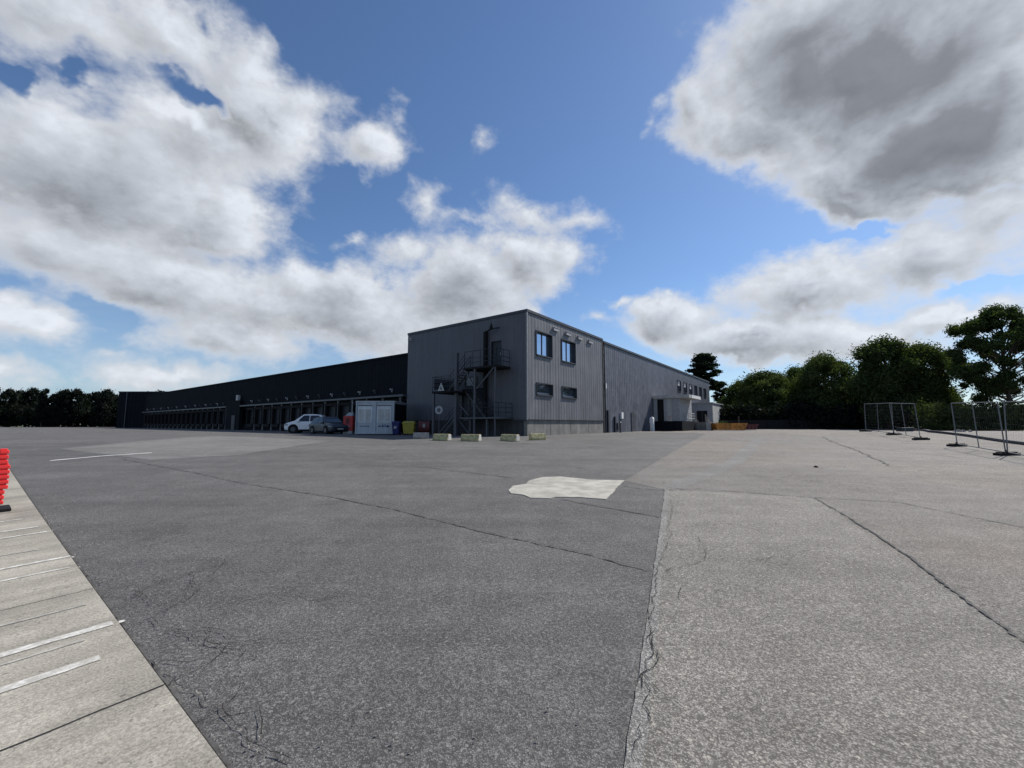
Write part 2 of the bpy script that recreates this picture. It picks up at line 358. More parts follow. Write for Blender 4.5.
def leafmat(name, c1, c2):
    m = bpy.data.materials.new(name); m.use_nodes = True; t = m.node_tree; t.nodes.clear()
    v = nd(t, 'ShaderNodeTexCoord').outputs['Object']
    mxn = nd(t, 'ShaderNodeMix', data_type='RGBA'); mxn.inputs[6].default_value = (*c1, 1); mxn.inputs[7].default_value = (*c2, 1)
    t.links.new(smooth(t, noise_(t, v, .55, 4, .7), .35, .65), mxn.inputs[0])
    df = nd(t, 'ShaderNodeBsdfDiffuse'); tr = nd(t, 'ShaderNodeBsdfTranslucent'); gl = nd(t, 'ShaderNodeBsdfGlossy'); gl.inputs['Roughness'].default_value = .5
    t.links.new(mxn.outputs[2], df.inputs[0])
    c = vmath(t, 'MULTIPLY', mxn.outputs[2], (1.3, 1.5, .6)); t.links.new(c, tr.inputs[0])
    m1 = nd(t, 'ShaderNodeMixShader'); m1.inputs[0].default_value = .3; t.links.new(df.outputs[0], m1.inputs[1]); t.links.new(tr.outputs[0], m1.inputs[2])
    m2 = nd(t, 'ShaderNodeMixShader'); m2.inputs[0].default_value = .006; t.links.new(m1.outputs[0], m2.inputs[1]); t.links.new(gl.outputs[0], m2.inputs[2])
    o = nd(t, 'ShaderNodeOutputMaterial'); t.links.new(m2.outputs[0], o.inputs[0])
    return m
M['leaf1'] = leafmat('leaf_green', (.042,.060,.022), (.085,.105,.036))
M['leaf2'] = leafmat('leaf_dark', (.034,.052,.02), (.065,.088,.03))
M['leaf3'] = leafmat('leaf_pale', (.04,.055,.022), (.08,.095,.04))
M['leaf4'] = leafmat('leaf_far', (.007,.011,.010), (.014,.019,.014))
M['needle'] = leafmat('pine_needles', (.010,.018,.012), (.02,.03,.018))

# ------------------------------------------------------------------ ground
def axis(spans):
    out = []
    for a, b, s in spans:
        n = max(1, round((b-a)/s)); out += [a+(b-a)*i/n for i in range(n)]
    return out+[spans[-1][1]]
def sheet(name, xs, ys, z, m):
    vs = [(x, y, g(x, y)+z) for y in ys for x in xs]; n = len(xs)
    fs = [(j*n+i, j*n+i+1, (j+1)*n+i+1, (j+1)*n+i) for j in range(len(ys)-1) for i in range(n-1)]
    me = bpy.data.meshes.new(name); me.from_pydata(vs, [], fs); me.materials.append(m)
    o = bpy.data.objects.new(name, me); COL.objects.link(o); tag(o, kind='structure'); return o
gx = axis([(-3000,-200,400),(-200,-40,4),(-40,50,.5),(50,200,4),(200,3000,400)])
gy = axis([(-3000,-20,400),(-20,-4,2),(-4,52,.5),(52,160,4),(160,3000,400)])
sheet('ground', gx, gy, -.02, M['grass'])
sheet('asphalt_yard', axis([(-150,-40,3),(-40,50,.5),(50,90,3)]), axis([(-10,-4,2),(-4,52,.5),(52,140,4)]), 0, M['asph'])
def region(name, polys, z, m, ragged=0.):
    bmA = bmesh.new()
    for poly in polys:
        poly = [Vector((p[0], p[1])) for p in poly]
        cx = sum(p.x for p in poly)/len(poly); cy = sum(p.y for p in poly)/len(poly); cen = Vector((cx, cy))
        bm = bmesh.new()
        fine = lambda a, b: [i*.5 for i in range(math.floor(a*2), math.ceil(b*2)+1)]
        xs = fine(min(p.x for p in poly), max(p.x for p in poly)); ys = fine(min(p.y for p in poly), max(p.y for p in poly))
        gv = [[bm.verts.new((x, y, 0)) for x in xs] for y in ys]
        for j in range(len(ys)-1):
            for i in range(len(xs)-1): bm.faces.new((gv[j][i], gv[j][i+1], gv[j+1][i+1], gv[j+1][i]))
        for i in range(len(poly)):
            a, b = poly[i], poly[(i+1) % len(poly)]
            n = Vector((b.y-a.y, a.x-b.x))
            if n.dot(cen-a) > 0: n = -n
            bmesh.ops.bisect_plane(bm, geom=bm.verts[:]+bm.edges[:]+bm.faces[:], plane_co=(a.x, a.y, 0), plane_no=(n.x, n.y, 0), clear_outer=True)
        tmp = bpy.data.meshes.new('t'); bm.to_mesh(tmp); bm.free(); bmA.from_mesh(tmp); bpy.data.meshes.remove(tmp)
    for v in bmA.verts: v.co.z = g(v.co.x, v.co.y)+z
    me = bpy.data.meshes.new(name); bmesh.ops.recalc_face_normals(bmA, faces=bmA.faces)
    bmA.to_mesh(me); bmA.free()
    if me.polygons and sum(p.normal.z for p in me.polygons) < 0: me.flip_normals()
    me.materials.append(m)
    o = bpy.data.objects.new(name, me); COL.objects.link(o); return tag(o, kind='structure')
def ribbon_mb(mb, pts, w, z, jit=0., step=.15, wj=.3, seed=0):
    rnd = random.Random(seed); pts = [Vector((p[0], p[1])) for p in pts]
    path = []
    for a, b in zip(pts[:-1], pts[1:]):
        n = max(1, int((b-a).length/step)); path += [a.lerp(b, i/n) for i in range(n)]
    path.append(pts[-1]); path = [p for p in path]
    L = []
    for i, p in enumerate(path):
        d_ = (path[min(i+1, len(path)-1)]-path[max(0, i-1)]).normalized(); n = Vector((-d_.y, d_.x))
        j = jit*(mnoise.noise(Vector((p.x*2.1, p.y*2.1, seed)))+.8*mnoise.noise(Vector((p.x*7, p.y*7, seed+3)))+.5*mnoise.noise(Vector((p.x*19, p.y*19, seed+3))))
        w0 = w*(1+wj*rnd.uniform(-1, 1)); c = p+n*j
        L.append((c+n*w0*.5, c-n*w0*.5))
    i0 = len(mb.v)
    for a, b in L: mb.v += [(a.x, a.y, g(a.x, a.y)+z), (b.x, b.y, g(b.x, b.y)+z)]
    for i in range(len(L)-1): mb.f.append((i0+2*i, i0+2*i+1, i0+2*i+3, i0+2*i+2))
def up(o):
    me = o.data
    if sum(p.normal.z for p in me.polygons) < 0: me.flip_normals()
    return tag(o, kind='structure')
PP = lambda *l: [P(*q) for q in l]
sA, sB = P(665, 490), P(627, 760)
sdir = (sB-sA).normalized(); sBB = sA+sdir*((sB-sA).length+4)
q1 = P(815, 498); q2 = P(1024, 645); q3 = q2+(q2-q1).normalized()*6
farL = P(706, 434)
cornL = P(624, 481)
region('worn_asphalt', [[sBB, sA, sA+Vector((60, 6)), (60, -4)], [sA, cornL, farL, (75, farL.y), sA+Vector((60, 6))], [farL, (farL.x-2, 80), (75, 80), (75, farL.y)]], .004, M['asph_l'])
region('asphalt_patch', [[sBB, sA, q1, q2, q3]], .008, M['asph_p'])
# greyer worn strips on the left of the yard
region('grey_asphalt_strip', [PP((60,449),(215,436),(330,441),(240,455),(150,460))], .004, M['asph_g'])
mb = MB(); lane = sdir
ribbon_mb(mb, [sA+Vector((.045,0)), sBB+Vector((.045,0))], .085, .012, .012, .1, .15, 5); up(mb.build('joint_strip', M['seal']))
# darker tyre lane on the far worn ground
mb = MB(); ribbon_mb(mb, PP((672,488),(735,462),(760,438)), .5, .008, .1, .3, .2, 9); up(mb.build('tar_strip', M['asph_g']))
mb = MB()
ribbon_mb(mb, PP((622,486),(640,489),(664,491),(700,489.5),(760,494),(815,498.5)), .022, .016, .03, .06, .8, 1)
ribbon_mb(mb, PP((815,499),(850,519),(905,555),(950,590),(1024,643))+[q3], .024, .016, .025, .05, .9, 2)
ribbon_mb(mb, PP((240,483),(330,497),(400,511),(500,536),(580,553),(648,571)), .022, .016, .035, .07, .8, 3)
ribbon_mb(mb, PP((120,459),(200,474),(240,483)), .022, .016, .035, .07, .8, 4)
ribbon_mb(mb, PP((360,465),(430,468),(512,478)), .03, .016, .035, .07, .8, 5)
ribbon_mb(mb, PP((815,498),(900,503),(1024,528)), .02, .016, .035, .07, .8, 6)
ribbon_mb(mb, PP((700,441),(770,440),(850,447),(960,458)), .04, .016, .1, .2, .5, 7)
ribbon_mb(mb, PP((822,437),(860,452),(890,466)), .045, .016, .1, .2, .5, 17)
ribbon_mb(mb, PP((560,500),(600,507),(660,518)), .03, .016, .05, .1, .5, 18)
up(mb.build('tar_seam', M['seam']))
mb = MB()
ribbon_mb(mb, PP((672,500),(668,540),(655,580),(650,640),(644,680),(640,730),(636,765)), .0045, .02, .05, .025, .7, 8)
ribbon_mb(mb, PP((686,531),(698,538),(708,550),(704,562),(690,568),(664,573)), .005, .02, .04, .025, .7, 9)
ribbon_mb(mb, PP((75,565),(100,600),(115,640),(160,680),(175,720)), .007, .02, .05, .025, .7, 10)
ribbon_mb(mb, PP((115,640),(150,620),(190,640),(230,655)), .005, .02, .05, .025, .7, 11)
ribbon_mb(mb, PP((160,680),(200,690),(240,730),(290,765)), .005, .02, .05, .025, .7, 12)
ribbon_mb(mb, PP((40,520),(75,565)), .007, .02, .05, .025, .7, 13)
ribbon_mb(mb, PP((90,580),(130,590),(170,615)), .005, .02, .07, .025, .7, 14)
rk = random.Random(31)
def wander(px, py, ang, n, st, w, sd, br=True):
    p = P(px, py); pts = [p]
    for i in range(n):
        ang += rk.gauss(0, .45); p = p+Vector((math.cos(ang), math.sin(ang)))*st*rk.uniform(.6, 1.3); pts.append(p)
    ribbon_mb(mb, pts, w, .02, .015, .03, .8, sd)
    if br:
        for k_ in range(2):
            q_ = pts[rk.randrange(1, n)]; a2 = ang+rk.choice((-1, 1))*rk.uniform(.6, 1.4); pp = [q_]
            for i in range(max(2, n//2)): a2 += rk.gauss(0, .4); q_ = q_+Vector((math.cos(a2), math.sin(a2)))*st*.7; pp.append(q_)
            ribbon_mb(mb, pp, w*.7, .02, .012, .03, .8, sd+50)
for i, (px, py, a_) in enumerate(((150,620,1.2),(130,600,2.0),(200,650,.6),(170,690,1.9),(90,560,1.0),(260,740,.9),(210,610,.3),(652,560,-1.2),(648,620,-1.4),(700,560,-.9),(180,560,.5),(120,545,.2))):
    wander(px, py, a_, 9, .13, .0045, 100+i)
up(mb.build('crack', M['crack']))
# cream screed patch, ragged outline, 12 mm thick
bmx = bmesh.new(); out = []
base = PP((508,491),(513,486.5),(526,484.5),(529,481),(543,477.5),(560,477),(590,480),(624,481),(616,489),(606,500),(580,498),(556,497.5),(550,499),(530,498.5),(524,495.5),(511,494))
for a, b in zip(base, base[1:]+base[:1]):
    n = max(1, int((b-a).length/.12))
    for i in range(n):
        p = a.lerp(b, i/n); out.append(p+Vector((mnoise.noise(Vector((p.x*4, p.y*4, 1))), mnoise.noise(Vector((p.x*4, p.y*4, 9)))))*.025)
vt = [bmx.verts.new((p.x, p.y, g(p.x, p.y)+.014)) for p in out]; vb = [bmx.verts.new((p.x, p.y, g(p.x, p.y)-.01)) for p in out]
edges = []
f = bmx.faces.new(vt); bmesh.ops.triangulate(bmx, faces=[f])
for i in range(len(out)): bmx.faces.new((vb[i], vb[(i+1)%len(out)], vt[(i+1)%len(out)], vt[i]))
bmesh.ops.recalc_face_normals(bmx, faces=bmx.faces)
me = bpy.data.meshes.new('ground_patch'); bmx.to_mesh(me); bmx.free(); me.materials.append(M['cream'])
o = bpy.data.objects.new('ground_patch', me); COL.objects.link(o); tag(o, kind='structure')

U = Vector((-.8, .6)); V = Vector((.6, .8))
# concrete slab at the left, edge parallel to the warehouse docks
e0 = P(220, 768)
ea = e0-U*3; eb = P(6, 486); eb = e0+U*((eb-e0).dot(U)+14)
slab = region('concrete_slab', [[ea, eb, eb-V*9, ea-V*9]], .022, M['slab'])
mb = MB()
ribbon_mb(mb, [ea-V*.004, eb-V*.004], .02, .020, 0, .5, 0, 1)
up(mb.build('slab_edge', M['crack']))
mb = MB(); ribbon_mb(mb, [ea+V*.02, eb+V*.02], .015, .012, .004, .06, .9, 21); up(mb.build('edge_dirt', M['seam']))
mb = MB(); mf = MB(); mj = MB()
def cross(px, py, w, m, L0=.02, L1=6., seed=0, jit=.008):
    q = P(px, py); s = (q-e0).dot(U); b_ = e0+U*s
    ribbon_mb(m, [b_-V*L0, b_-V*L1], w, .027, jit, .08, .1, seed)
cross(36,519,.05,mb,.2,6,31); cross(41,528,.06,mb,.1,6,1); cross(44,534,.06,mb,.05,6,2)
cross(63,560,.065,mb,.0,6,3); cross(70,570,.045,mb,.06,6,4)
cross(111,627,.085,mb,.03,6,6); cross(104,661,.085,mb,.18,6,7)
cross(92,606,.03,mf,.1,6,5); cross(110,636,.02,mf,.2,5,15); cross(60,548,.03,mf,.2,5,16)
cross(160,691,.010,mj,0,8,8,.01)
cross(87,593,.008,mj,0,8,9,.01); cross(28,512,.012,mj,0,8,10,.01); cross(240,800,.012,mj,0,8,19,.01)
up(mb.build('white_marking', M['paint'])); up(mf.build('faded_marking', M['paint_faint'])); up(mj.build('slab_joint', M['crack']))
mb = MB()
for (px, py, r_) in ((50,532,.035),(69,559.5,.05),(75.6,569.5,.04),(121,624.5,.03),(30,505,.03)):
    q = P(px, py); z = g(q.x, q.y)+.02
    mb.poly([(q.x+r_*math.cos(a*.7)*random.uniform(.7,1.1), q.y+r_*math.sin(a*.7)*random.uniform(.7,1.1), z) for a in range(9)])
up(mb.build('paint_blot', M['paint']))
mb = MB()
ribbon_mb(mb, PP((50,461),(100,456.5),(152,453)), .16, .013, .03, .2, .3, 1); 
up(mb.build('lane_marking', M['white']))
# loose stones on the asphalt
mb = MB(); rs = random.Random(4)
for i in range(130):
    if rs.random() < .25: q = P(rs.uniform(240, 620), rs.uniform(520, 766))
    else:
        q = e0+U*rs.uniform(-1, 9)+V*abs(rs.gauss(0, .25))
    r_ = rs.uniform(.003, .008); z = g(q.x, q.y)+.016+r_*.5
    mb.tube((q.x, q.y, z-r_), (q.x+r_*.3, q.y, z+r_*.6), r_, 5, r_*.5)
tag(mb.build('gravel', M['greyblock']), 'scattered loose stones on the asphalt', 'gravel', kind='stuff')
q = P(816, 467.5)
tag(MB().tube((q.x, q.y, g(*q)), (q.x, q.y, g(*q)+.05), .07, 9, .03).build('stone', M['black']), 'small dark lump lying alone on the pale asphalt', 'stone')

# ------------------------------------------------------------------ warehouse   local x = along the right facade, local y = along the docks
C = Vector((1.06, 28.7, .75)); RZ = math.atan2(.8, .6)
def bw(x, y, z=0): return Vector((C.x+.6*x-.8*y, C.y+.8*x+.6*y, C.z+z))
def ribbed(mb, axis_, pos, a0, a1, z0, z1, pitch=.30, depth=.035, out=-1, phase=0.):
    """vertical trapezoid sheet; axis_ 'x' runs along x at y=pos, 'y' along y at x=pos; out = outward sign on the other axis"""
    pts = []
    k = math.floor((a0-phase)/pitch)-1
    prof = ((0, 0), (.42, 0), (.54, 1), (.88, 1))
    raw = []
    while phase+k*pitch < a1+pitch:
        for f_, d_ in prof: raw.append((phase+(k+f_)*pitch, d_*depth))
        k += 1
    def val(a):
        for (xa, da), (xb, db) in zip(raw[:-1], raw[1:]):
            if xa <= a <= xb: return da+(db-da)*(a-xa)/max(1e-6, xb-xa)
        return 0
    pts = [(a0, val(a0))]+[r_ for r_ in raw if a0 < r_[0] < a1]+[(a1, val(a1))]
    i0 = len(mb.v)
    for a, d_ in pts:
        for z in (z0, z1): mb.v.append((a, pos+out*d_, z) if axis_ == 'x' else (pos+out*d_, a, z))
    for i in range(len(pts)-1): mb.f.append((i0+2*i, i0+2*i+2, i0+2*i+3, i0+2*i+1))
def ribbed_holes(mb, axis_, pos, a0, a1, z0, z1, holes, **kw):
    xs = sorted({a0, a1, *[h[0] for h in holes], *[h[1] for h in holes]})
    for xa, xb in zip(xs[:-1], xs[1:]):
        hs = sorted([(h[2], h[3]) for h in holes if h[0] <= xa+1e-6 and h[1] >= xb-1e-6]); z = z0
        for ha, hb in hs:
            if ha > z: ribbed(mb, axis_, pos, xa, xb, z, ha, **kw)
            z = hb
        if z < z1: ribbed(mb, axis_, pos, xa, xb, z, z1, **kw)
BH = 9.05; OL = 13.2; OX = 12.75
bld = empty('warehouse', C, RZ)
tag(bld, 'long dark grey warehouse with two storey office corner and a row of loading docks', 'warehouse')
# front (left-hand) facade of the office block, x = 0
doorU = (2.3, 3.3, 5.0, 7.1); doorL = (3.95, 6.3, 1.33, 3.6); winM = (4.75, 5.95, 3.85, 4.5)
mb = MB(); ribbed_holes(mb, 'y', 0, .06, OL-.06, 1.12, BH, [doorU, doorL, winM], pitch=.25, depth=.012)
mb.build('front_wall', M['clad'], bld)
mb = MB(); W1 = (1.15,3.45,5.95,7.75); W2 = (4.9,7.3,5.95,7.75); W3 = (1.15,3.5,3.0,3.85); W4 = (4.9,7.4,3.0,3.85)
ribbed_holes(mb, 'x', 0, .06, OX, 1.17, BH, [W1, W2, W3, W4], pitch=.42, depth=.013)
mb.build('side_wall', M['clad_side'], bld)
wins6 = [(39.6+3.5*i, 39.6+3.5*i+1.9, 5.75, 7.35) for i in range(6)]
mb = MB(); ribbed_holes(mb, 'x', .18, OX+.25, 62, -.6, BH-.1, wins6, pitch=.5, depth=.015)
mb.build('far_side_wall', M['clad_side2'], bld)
# joint and downpipe between the two parts
mb = MB(); mb.box(OX, -.02, -.5, OX+.25, .5, BH); mb.build('wall_joint', M['black'], bld)
mb = MB(); mb.tube((OX+.45, -.02, -.3), (OX+.45, -.02, BH-.2), .06, 8); 
for z in (1.5, 3.5, 5.5, 7.5): mb.box(OX+.37, -.09, z, OX+.53, .2, z+.06)
mb.build('downpipe', M['dark'], bld)
# corner and roof trims
mb = MB(); mb.box(-.045, -.065, 1.1, .06, .06, BH); mb.build('corner_trim', M['trim_light'], bld)
mb = MB()
mb.box(-.07, -.09, BH-.14, OX+.1, .4, BH+.05); mb.box(-.07, .402, BH-.14, .3, OL, BH+.05); mb.box(.302, OL-.3, BH-.14, 14, OL, BH+.05)
mb.box(OX+.102, .06, BH-.25, 62, .45, BH-.05)
mb.build('roof_trim', M['trim'], bld)
mb = MB(); mb.box(.3, .4, BH-.5, OX, OL-.3, BH-.25); mb.box(OX, .45, BH-.7, 62, 60, BH-.45); mb.box(1, OL, 6.7, 62, 104, 6.9)
mb.build('roof', M['dark'], bld)
# far end wall, office end wall beyond the docks roof
mb = MB(); ribbed(mb, 'x', OL, 0, 14, 5.5, BH, out=1); mb.build('end_wall', M['clad'], bld)
mb = MB(); ribbed(mb, 'y', 62, .18, 60, -.5, BH-.1, out=1); mb.build('end_wall', M['clad'], bld)
MB().box(.42, .42, -.5, OX-.02, OL-.4, BH-.6).build('light_leak_block', M['black'], bld)  # unseen solid core, added to stop sky light leaking through the openings
MB().box(OX+.3, .6, -.5, 61.9, 59.9, BH-.8).build('light_leak_block', M['black'], bld)  # second unseen core, added to keep light out of the long part
# plinth
mb = MB(); mb.box(.05, .02, -.6, OX, .3, 1.15)
for i in range(1, 4): mb.box(OX*i/4-.02, .005, -.5, OX*i/4+.02, .05, 1.14)
mb.build('side_plinth', M['conc'], bld)
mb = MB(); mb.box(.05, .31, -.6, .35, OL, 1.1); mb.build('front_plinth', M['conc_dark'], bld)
mb = MB(); mb.box(-.06, .02, 1.08, .3, OL, 1.16); mb.box(.02, -.09, 1.13, OX, .05, 1.19); mb.build('drip_flashing', M['trim'], bld)
# windows of the side facade
def window(x0, x1, z0, z1, y0, rec, style, par=bld):
    f_ = MB()
    f_.box(x0, y0-.07, z0-.05, x0+.06, y0+rec, z1+.05); f_.box(x1-.06, y0-.07, z0-.05, x1, y0+rec, z1+.05)
    f_.box(x0+.06, y0-.07, z1-.02, x1-.06, y0+rec, z1+.05); f_.box(x0+.06, y0-.12, z0-.06, x1-.06, y0+rec, z0+.02)
    if style != 'slot': f_.box((x0+x1)/2-.025, y0+rec-.05, z0+.02, (x0+x1)/2+.025, y0+rec-.01, z1-.02)
    w = f_.build('window', M['trim'], par)
    p = MB(); p.box(x0+.06, y0+rec, z0+.02, x1-.06, y0+rec+.03, z1-.02); p.build('pane', M['glass'], w)
    if style == 'blind':
        b_ = MB()
        b_.box(x0+.1, y0+rec-.03, z0+(z1-z0)*.55, x1-.1, y0+rec-.005, z1-.05); b_.box(x0+.1, y0+rec-.03, z0+.1, x0+.45, y0+rec-.005, z0+(z1-z0)*.55)
        b_.build('blind', M['white'], w)
    if style == 'slot':
        MB().box(x0+.08, y0+rec-.05, z0+.03, x1-.08, y0+rec-.02, z0+.2).build('sill_board', M['palegrey'], w)
    return w
window(*W1, 0, .22, 'big'); window(*W2, 0, .22, 'big'); window(*W3, 0, .3, 'slot'); window(*W4, 0, .3, 'slot')
for i, h in enumerate(wins6): window(*h, .18, .12, 'blind' if i < 3 else 'plain')
# wall vents under the parapet
for x in (3.55, 5.55, 7.65, 9.7):
    v_ = MB(); v_.box(x, -.16, 8.18, x+.75, .02, 8.42); v_.box(x-.02, -.19, 8.42, x+.77, .02, 8.45); v_.build('wall_vent', M['palegrey'], bld, .01)
for (x, z, w_, h_) in ((13.4, 4.3, .16, .5),):
    MB().box(x, -.05, z, x+w_, .15, z+h_).build('wall_lamp', M['white'], bld)
for (x, z) in ((17.3, 1.4), (16.3, .3)):
    MB().box(x, .0, z, x+.5, .16, z+.65).build('meter_box', M['white'] if z > 1 else M['steel'], bld, .01)
mb = MB(); mb.box(20.4, .1, -.3, 21.5, .16, 2.1); mb.build('side_door', M['steel'], bld)
MB().box(13.9, .02, .0, 14.15, .18, 2.2).build('cable_trunking', M['dark'], bld); MB().box(15.6, .02, 0, 15.8, .18, 1.6).build('cable_trunking', M['dark'], bld)
mb = MB(); mb.box(-.12, OL-.55, 8.35, .02, OL-.35, 8.6); mb.tube((-.1, OL-.45, 8.5), (-.35, OL-.45, 8.4), .06); mb.build('wall_camera', M['offwhite'], bld)
# doors on the front facade (behind the stairs)
dr = MB().box(.12, doorL[0], 1.33, .2, doorL[1], 3.6).build('double_door', M['dark'], bld)
MB().box(.08, 5.1, 1.35, .13, 5.15, 3.58).build('door_gap', M['black'], dr)
for y in (4.98, 5.27): MB().tube((.06, y, 2.2), (.06, y, 2.6), .02).build('handle', M['galv'], dr)
MB().box(.04, doorL[0]-.15, 3.6, .12, doorL[1]+.15, 3.75).build('lintel', M['black'], dr)
dr = MB().box(.12, doorU[0], 5, .2, doorU[1], 7.1).build('upper_door', M['dark'], bld); MB().tube((.05, 2.45, 5.9), (.05, 2.45, 6.2), .02).build('handle', M['galv'], dr)
w_ = MB().box(.06, winM[0], winM[2], .16, winM[1], winM[3]).build('blank_window', M['palegrey'], bld)
f_ = MB(); a, b, c, d_ = winM
f_.box(-.06, a-.08, c-.08, .1, a, d_+.08); f_.box(-.06, b, c-.08, .1, b+.08, d_+.08); f_.box(-.06, a, c-.08, .1, b, c); f_.box(-.06, a, d_, .1, b, d_+.08); f_.build('frame', M['trim'], w_)
# duct and lamp rising above the upper platform
mb = MB(); mb.box(-.34, 3.6, 1.3, -.05, 3.82, 7.9); mb.build('duct', M['black'], bld)
mb = MB(); mb.tube((-.2, 3.7, 7.9), (-.45, 2.9, 7.95), .06); mb.tube((-.45, 2.95, 7.95), (-.6, 2.8, 8.35), .16, 8, .05); mb.tube((-.45, 2.9, 7.98), (-.02, 2.5, 8.1), .04); mb.build('floodlight', M['black'], bld)

# dock side (x = 0 continued)
DS0, DS1, DH = OL, 104.0, 7.25
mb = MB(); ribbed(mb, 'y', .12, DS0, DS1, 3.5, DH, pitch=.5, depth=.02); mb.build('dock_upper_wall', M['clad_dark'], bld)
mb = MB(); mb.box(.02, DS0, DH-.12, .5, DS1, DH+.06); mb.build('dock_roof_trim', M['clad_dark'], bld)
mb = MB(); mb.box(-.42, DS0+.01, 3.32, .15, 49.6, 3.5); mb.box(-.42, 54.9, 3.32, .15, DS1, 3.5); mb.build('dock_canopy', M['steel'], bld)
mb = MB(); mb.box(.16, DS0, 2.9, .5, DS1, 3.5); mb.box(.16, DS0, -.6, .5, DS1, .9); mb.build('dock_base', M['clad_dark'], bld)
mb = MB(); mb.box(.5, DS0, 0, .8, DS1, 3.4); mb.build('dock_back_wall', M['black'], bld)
P0 = 2.61; y = DS0+.9; nb = 0
while y+P0 < DS1-1:
    if 49 < y+P0/2 < 55.5: y += P0; continue
    MB().box(-.02, y-.16, -.4, .3, y+.16, 3.32).build('pillar', M['steel'], bld)
    d_ = MB(); d_.box(.3, y+.35, .9, .36, y+P0-.35, 2.9)
    for z in (1.4, 1.9, 2.4): d_.box(.27, y+.35, z, .3, y+P0-.35, z+.03)
    d_ = d_.build('dock_door', M['dark'], bld)
    s_ = MB(); s_.box(-.1, y+.17, .8, .3, y+.36, 3.1); s_.box(-.1, y+P0-.36, .8, .3, y+P0-.17, 3.1); s_.box(-.1, y+.36, 2.8, .3, y+P0-.36, 3.1); s_.build('dock_shelter', M['black'], bld)
    MB().box(-.15, y+.4, .45, .16, y+P0-.4, .85).build('bumper', M['black'], bld)
    n_ = MB(); n_.box(-.16, y+P0/2-.06, 4.0, .12, y+P0/2+.06, 4.14); n_.box(.0, y+P0/2-.03, 3.8, .1, y+P0/2+.03, 4.0); n_.build('dock_lamp', M['offwhite' if nb % 2 == 0 else 'steel'], bld)
    y += P0; nb += 1
mb = MB(); mb.box(-.35, 49.7, -.4, .1, 54.8, 4.2); mb.build('dock_lobby', M['clad_dark'], bld)
MB().box(-.4, 51.2, 0, -.36, 52.4, 2.1).build('lobby_door', M['dark'], bld)
MB().box(-.5, 50.2, 4.25, -.2, 50.9, 5.0).build('lobby_lamp', M['offwhite'], bld)
mb = MB(); mb.tube((-.1, 21.6, 3.5), (-.1, 21.6, 0), .05); mb.build('dock_downpipe', M['galv'], bld)
# ------------------------------------------------------------------ second wing far behind the docks
yw = 92.0; xw0 = (116-512)*.995/F*yw; xw1 = xw0+45
wing = empty('warehouse_wing', (xw0, yw, .75)); tag(wing, 'low dark flat roofed wing closing the yard at the far left end of the docks', 'warehouse')
mb = MB(); ribbed(mb, 'x', 0, 0, 45, -.5, 8.0, pitch=.8, depth=.06); ribbed(mb, 'y', 0, 0, 30, -.5, 8.0, pitch=.8, depth=.06); mb.build('wall', M['clad_dark'], wing)
MB().box(-.1, -.1, 8.0, 45, 30, 8.2).build('roof', M['dark'], wing)
MB().tube((2.0, -.15, 0), (2.0, -.15, 8.1), .1).build('downpipe', M['steel'], wing)
for k in range(4):
    MB().box(6.2+k*3.6, -.12, .2, 8.6+k*3.6, -.02, 3.0).build('roller_door', M['black'], wing)

# ------------------------------------------------------------------ steel fire stairs in front of the office facade
fs = empty('fire_stairs', C, RZ); tag(fs, 'dark steel external stairs with railings on the shaded office wall', 'stairs')
def railing(pts, h=1.0, mid=(.35, .68), r_=.022, post=1.0):
    m_ = MB()
    for a, b in zip(pts[:-1], pts[1:]):
        a = Vector(a); b = Vector(b)
        for z in (*mid, h): m_.tube(a+Vector((0,0,z)), b+Vector((0,0,z)), r_, 6)
        n = max(1, round((b-a).length/post))
        for i in range(n+1):
            p = a.lerp(b, i/n); m_.tube(p, p+Vector((0,0,h)), r_, 6)
    return m_
# lower platform, z 1.33 ; mid landing z 3.3 ; upper platform z 5.0
MB().box(-1.7, 1.2, 1.21, -.08, 5.3, 1.33).build('landing', M['steel'], fs, .01)
MB().box(-2.6, 5.0, 3.15, -.1, 7.0, 3.3).build('landing', M['black'], fs, .01)
MB().box(-1.7, 1.4, 4.85, -.08, 4.6, 5.0).build('landing', M['black'], fs, .01)
def flight(y0, z0, y1, z1, x0, x1, n):
    m_ = MB()
    for x in (x0, x1): m_.bar((x, y0, z0), (x, y1, z1), .07); m_.bar((x, y0, z0-.12), (x, y1, z1-.12), .05)
    for i in range(1, n):
        yy = y0+(y1-y0)*i/n; zz = z0+(z1-z0)*i/n; m_.box(x0, yy-.12, zz, x1, yy+.12, zz+.035)
    o = m_.build('stair_flight', M['steel'], fs)
    for x in (x0, x1):
        r_ = railing([(x, y0, z0), (x, y1, z1)]); r_.build('handrail', M['dark'], o)
flight(3.0, 1.33, 5.0, 3.3, -.95, -.15, 11)
flight(6.3, 3.3, 4.5, 5.0, -1.65, -1.0, 10)
flight(6.8, 0, 5.3, 1.33, -1.65, -.9, 8)
railing([(-1.65, 1.25, 1.33), (-1.65, 5.0, 1.33)]).build('railing', M['dark'], fs)
railing([(-.1, 1.25, 1.33), (-1.65, 1.25, 1.33)]).build('railing', M['dark'], fs)
railing([(-2.55, 5.05, 3.3), (-2.55, 6.95, 3.3), (-.15, 6.95, 3.3)], 1.1).build('railing', M['dark'], fs)
railing([(-1.65, 4.5, 5), (-1.65, 1.45, 5), (-.12, 1.45, 5)], 1.2, post=.8).build('railing', M['dark'], fs)
MB().box(-2.4, 6.96, 3.45, -.3, 6.98, 4.3).build('railing_panel', M['steel'], fs)
